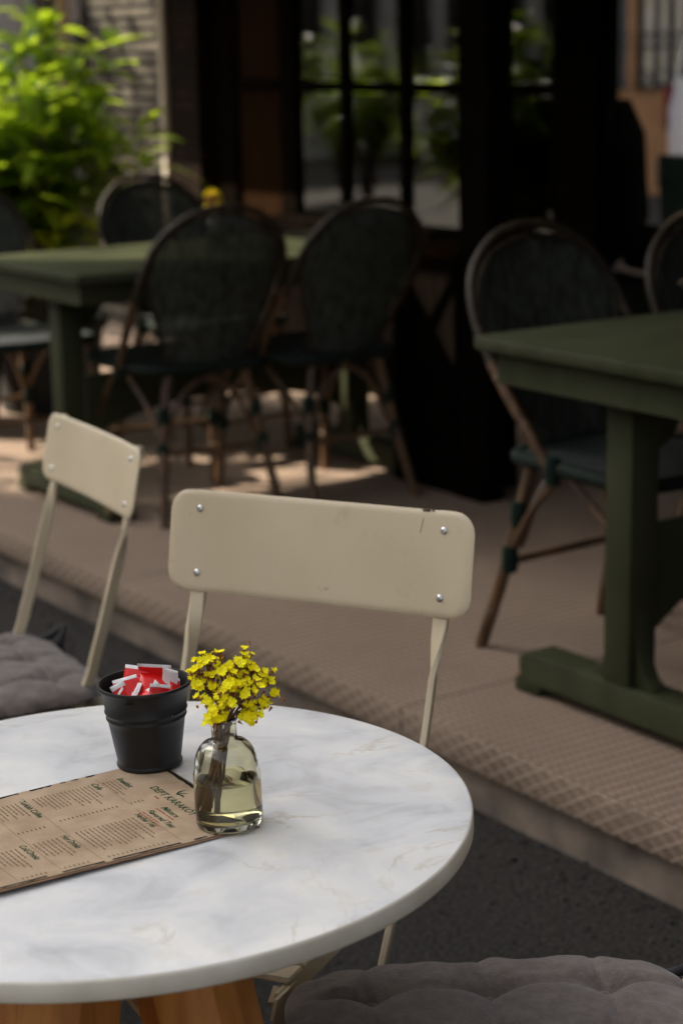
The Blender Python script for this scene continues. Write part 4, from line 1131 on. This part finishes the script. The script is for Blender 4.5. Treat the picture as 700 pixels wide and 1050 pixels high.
box('canvas', 1.5, 4.2, -.82, -.80, .3, 2.5, M['canvas'], scr); box('post', 1.46, 1.5, -.83, -.79, 0, 2.55, M['iron'], scr); box('post', 4.2, 4.24, -.83, -.79, 0, 2.55, M['iron'], scr)

for k, (v, u, h_) in enumerate(((-1.5, 14.3, 1.75), (-2.0, 15.4, 1.9), (-1.7, 16.5, 1.7), (-2.3, 17.6, 1.85))):
    shrub('street_shrub', 'tall leafy shrub growing in the sun along the far pavement', v, u, 0., h_, .55, 40, 16, 61+k, pot=False, group='sunlit shrubs along the far pavement', base=.25)

# --------------------------------------------------------------- the street around
cl = terrace('colonnade_house', 'dark fronted house with pale pilasters at the far end of the street', 'building', -12, 22, 0)
box('wall', 0, 13, 0, 4, 0, 6, M['iron'], cl)
for k in range(15): box('pilaster', .3+.86*k, .3+.86*k+rnd.uniform(.16, .34), -.12, -.003, .7, 5.5, M['pale_wall'], cl)
box('plinth', 0, 13, -.2, -.003, 0, .695, M['pale_wall'], cl)

hs = terrace('street_house', 'orange rendered house with cream slatted shutters across the side street', 'building', 8.35, 14.0, 0)
box('wall', 0, 9, 0, 6, 0, 7, M['ochre'], hs)
for k, (x0, x1) in enumerate(((.35, 2.85), (3.05, 4.6), (4.75, 7.4))):
    bm = bmesh.new(); bx(bm, x0, x1, -.03, -.004, 1.02, 3.4, .004, 1); sh = done('shutter_back', bm, M['iron'], hs, auto=40)
    bm = bmesh.new(); n_ = int((x1-x0)/(.30 if k == 0 else .20))
    for q in range(n_):
        xx = x0+.05+(x1-x0-.1)*q/n_
        bx(bm, xx, xx+(.12 if k == 0 else .10)*rnd.uniform(.8, 1.1), -.062, -.032, 1.04, 3.38, .004, 1)
    done('slats', bm, M['slat'], sh, auto=40)
    if k:
        bm = bmesh.new(); bx(bm, x0, x1, -.085, -.07, 1.50, 1.53); bx(bm, x0, x1, -.085, -.07, 1.40, 1.42); bx(bm, x0, x1, -.085, -.07, 1.02, 1.05)
        for q in range(int((x1-x0)/.3)):
            xx = x0+.3*q
            tube(bm, [(xx, -.078, 1.05), (xx+.3, -.078, 1.20)], .008, 5); tube(bm, [(xx, -.078, 1.20), (xx+.3, -.078, 1.05)], .008, 5)
        done('railing', bm, M['iron'], sh)
ph = terrace('pale_house', 'pale rendered house with a dark doorway far behind the shrub', 'building', 2.5, 16.0, 0)
box('wall', 0, 6.5, 0, 5, 0, 9.5, M['pale_wall'], ph)
dd = box('door', 5.32, 5.53, -.04, -.003, .0, 2.6, M['iron'], ph); box('shutter', 5.70, 5.84, -.04, -.003, .9, 1.70, M['iron'], ph)
tp = terrace('tan_pole', 'tan painted pole rising behind the shrub', 'pole', 7.84, 15.5, 0)
lathe_obj('pole_shaft', [(0, 0), (.075, 0), (.07, .05), (.055, .1), (.05, 4.5), (0, 4.52)], M['tan'], tp, 20)
lathe_obj('pole_base', [(.078, 0), (.09, .0), (.09, .12), (.075, .16)], M['tan'], tp, 20)
opp = terrace('opposite_building', 'plain rendered building across the street behind the photographer', 'building', -6, 0, 0)
box('wall', -4, 0, 7.4, 15.3, 0, 13, M['render_beige'], opp); box('low_wing', -4, -.002, -9, 7.398, 0, 4.6, M['render_beige'], opp)
for q in range(6):
    w_ = box('window', -.05, .004, -7.5+3.2*q, -6.3+3.2*q, 1.0, 2.6, M['car_glass'], opp); box('window', -.05, .004, -7.5+3.2*q, -6.3+3.2*q, 3.0, 4.2, M['car_glass'], opp)

def vehicle(name, v, u, rz, label, van=True):
    """Side outline swept across the width; local x = length (nose at +x), y = width."""
    t = terrace(name, label, 'van' if van else 'car', v, u, 0, rz)
    if van: out_ = [(-2.3, .35), (-2.32, .95), (-2.28, 1.1), (-2.12, 1.85), (-2.0, 1.95), (.9, 1.97), (1.25, 1.85), (1.75, 1.15), (2.35, .95), (2.45, .55), (2.4, .35)]
    else: out_ = [(-2.05, .32), (-2.1, .85), (-1.75, .98), (-1.2, 1.40), (-.2, 1.46), (.45, 1.36), (1.05, .95), (1.95, .80), (2.08, .5), (2.02, .32)]
    W_ = .88
    bm = bmesh.new(); prism(bm, out_, 'y', -W_, W_, .06); body = done('body', bm, M['white_car'], t, auto=35)
    for s in (-1, 1):
        wins = [[(-2.02, 1.12), (-1.92, 1.72), (-.95, 1.74), (-.95, 1.12)], [(-.85, 1.12), (-.85, 1.74), (.25, 1.74), (.25, 1.12)], [(.35, 1.12), (.35, 1.74), (.95, 1.72), (1.45, 1.12)]] if van else [[(-1.35, 1.0), (-1.0, 1.33), (-.3, 1.37), (-.3, 1.0)], [(-.2, 1.0), (-.2, 1.37), (.4, 1.29), (.8, 1.0)]]
        for w in wins:
            bm = bmesh.new(); prism(bm, w, 'y', s*(W_+.001)-.002, s*(W_+.001)+.003); done('side_window', bm, M['car_glass'], t)
        for x in ((-1.45, 1.5) if van else (-1.3, 1.3)):
            bm = bmesh.new(); lathe(bm, [(0, -.09), (.28, -.09), (.32, -.07), (.33, 0), (.32, .07), (.28, .09), (.2, .085), (0, .08)], 28)
            bmesh.ops.transform(bm, verts=bm.verts, matrix=Matrix.Translation((x, s*(W_-.06), .33)) @ Matrix.Rotation(R(90), 4, 'X')); wh = done('wheel', bm, M['tyre'], t, auto=40)
            bm = bmesh.new(); lathe(bm, [(0, .02), (.06, .022), (.19, .005), (.2, 0)], 20)
            bmesh.ops.transform(bm, verts=bm.verts, matrix=Matrix.Translation((x, s*(W_+.035), .33)) @ Matrix.Rotation(-R(90)*s, 4, 'X')); done('rim', bm, M['chrome'], wh)
        xr = -2.325 if van else -2.11
        box('tail_lamp', xr-.012, xr+.06, s*(W_-.04)-.035, s*(W_-.04)+.045, .80 if van else .68, 1.12 if van else .85, M['lamp_red'], t, .01)
        box('headlight', (2.30 if van else 1.98), (2.46 if van else 2.10), s*.62-.14, s*.62+.14, .62, .80, M['chrome'], t, .01)
    bm = bmesh.new()
    if van: prism(bm, [(-2.275, 1.2), (-2.29, 1.2), (-2.155, 1.80), (-2.14, 1.80)], 'y', -.66, .66)
    else: prism(bm, [(-1.70, 1.03), (-1.72, 1.04), (-1.27, 1.385), (-1.25, 1.375)], 'y', -.62, .62)
    done('rear_window', bm, M['car_glass'], t)
    box('bumper', (-2.40 if van else -2.16), (-2.28 if van else -2.04), -.84, .84, .36, .58, M['tyre'], t, .02)
    return t
vehicle('parked_van', 12.50, 9.40, R(-25), 'white van parked in the side street at the right edge', True)


# --------------------------------------------------------------- light
w = bpy.data.worlds.new('World'); scene.world = w; w.use_nodes = True
nt = w.node_tree; bg = nt.nodes['Background']
sky = nt.nodes.new('ShaderNodeTexSky'); sky.sky_type = 'NISHITA'; sky.sun_disc = False
SUN_AZ, SUN_EL = -75., 40.
sky.sun_elevation = R(SUN_EL); sky.sun_rotation = R(SUN_AZ % 360)
sky.air_density = .8; sky.dust_density = 3.5; sky.ozone_density = .6
hsv = nt.nodes.new('ShaderNodeHueSaturation'); hsv.inputs['Saturation'].default_value = .26
nt.links.new(sky.outputs['Color'], hsv.inputs['Color']); nt.links.new(hsv.outputs['Color'], bg.inputs['Color'])
bg.inputs['Strength'].default_value = .12
sl = bpy.data.lights.new('sun', 'SUN'); sl.energy = 5.0; sl.angle = R(.53); sl.color = (1, .90, .74)
so = bpy.data.objects.new('sun', sl); C.objects.link(so)
sd_ = Vector((math.sin(R(SUN_AZ))*math.cos(R(SUN_EL)), math.cos(R(SUN_AZ))*math.cos(R(SUN_EL)), math.sin(R(SUN_EL))))
so.rotation_euler = sd_.to_track_quat('Z', 'Y').to_euler(); so.location = sd_*30

# --------------------------------------------------------------- camera
cam = bpy.data.cameras.new('camera'); co = bpy.data.objects.new('camera', cam); C.objects.link(co)
p, ro = R(13.5), R(1.0)
X = Vector((1, 0, 0)); UP = Vector((0, math.sin(p), math.cos(p))); BACK = -Vector((0, math.cos(p), -math.sin(p)))
right = X*math.cos(ro) - UP*math.sin(ro); up = X*math.sin(ro) + UP*math.cos(ro)
m = Matrix((right, up, BACK)).transposed().to_4x4(); m.translation = (0, 0, 1.48)
co.matrix_world = m
cam.sensor_fit = 'VERTICAL'; cam.sensor_height = 36; cam.sensor_width = 24; cam.lens = 36*2000/1050
cam.clip_start = .05; cam.clip_end = 400
cam.dof.use_dof = True; cam.dof.focus_distance = 1.98; cam.dof.aperture_fstop = 5.0
scene.camera = co
vs_ = scene.view_settings; vs_.view_transform = 'Standard'; vs_.look = 'None'; vs_.gamma = 1; vs_.exposure = 1.45; vs_.use_curve_mapping = False
cy = scene.cycles; cy.max_bounces = 10; cy.transparent_max_bounces = 24; cy.transmission_bounces = 10; cy.caustics_refractive = True; cy.caustics_reflective = False
cy.use_denoising = True; cy.sample_clamp_indirect = 8
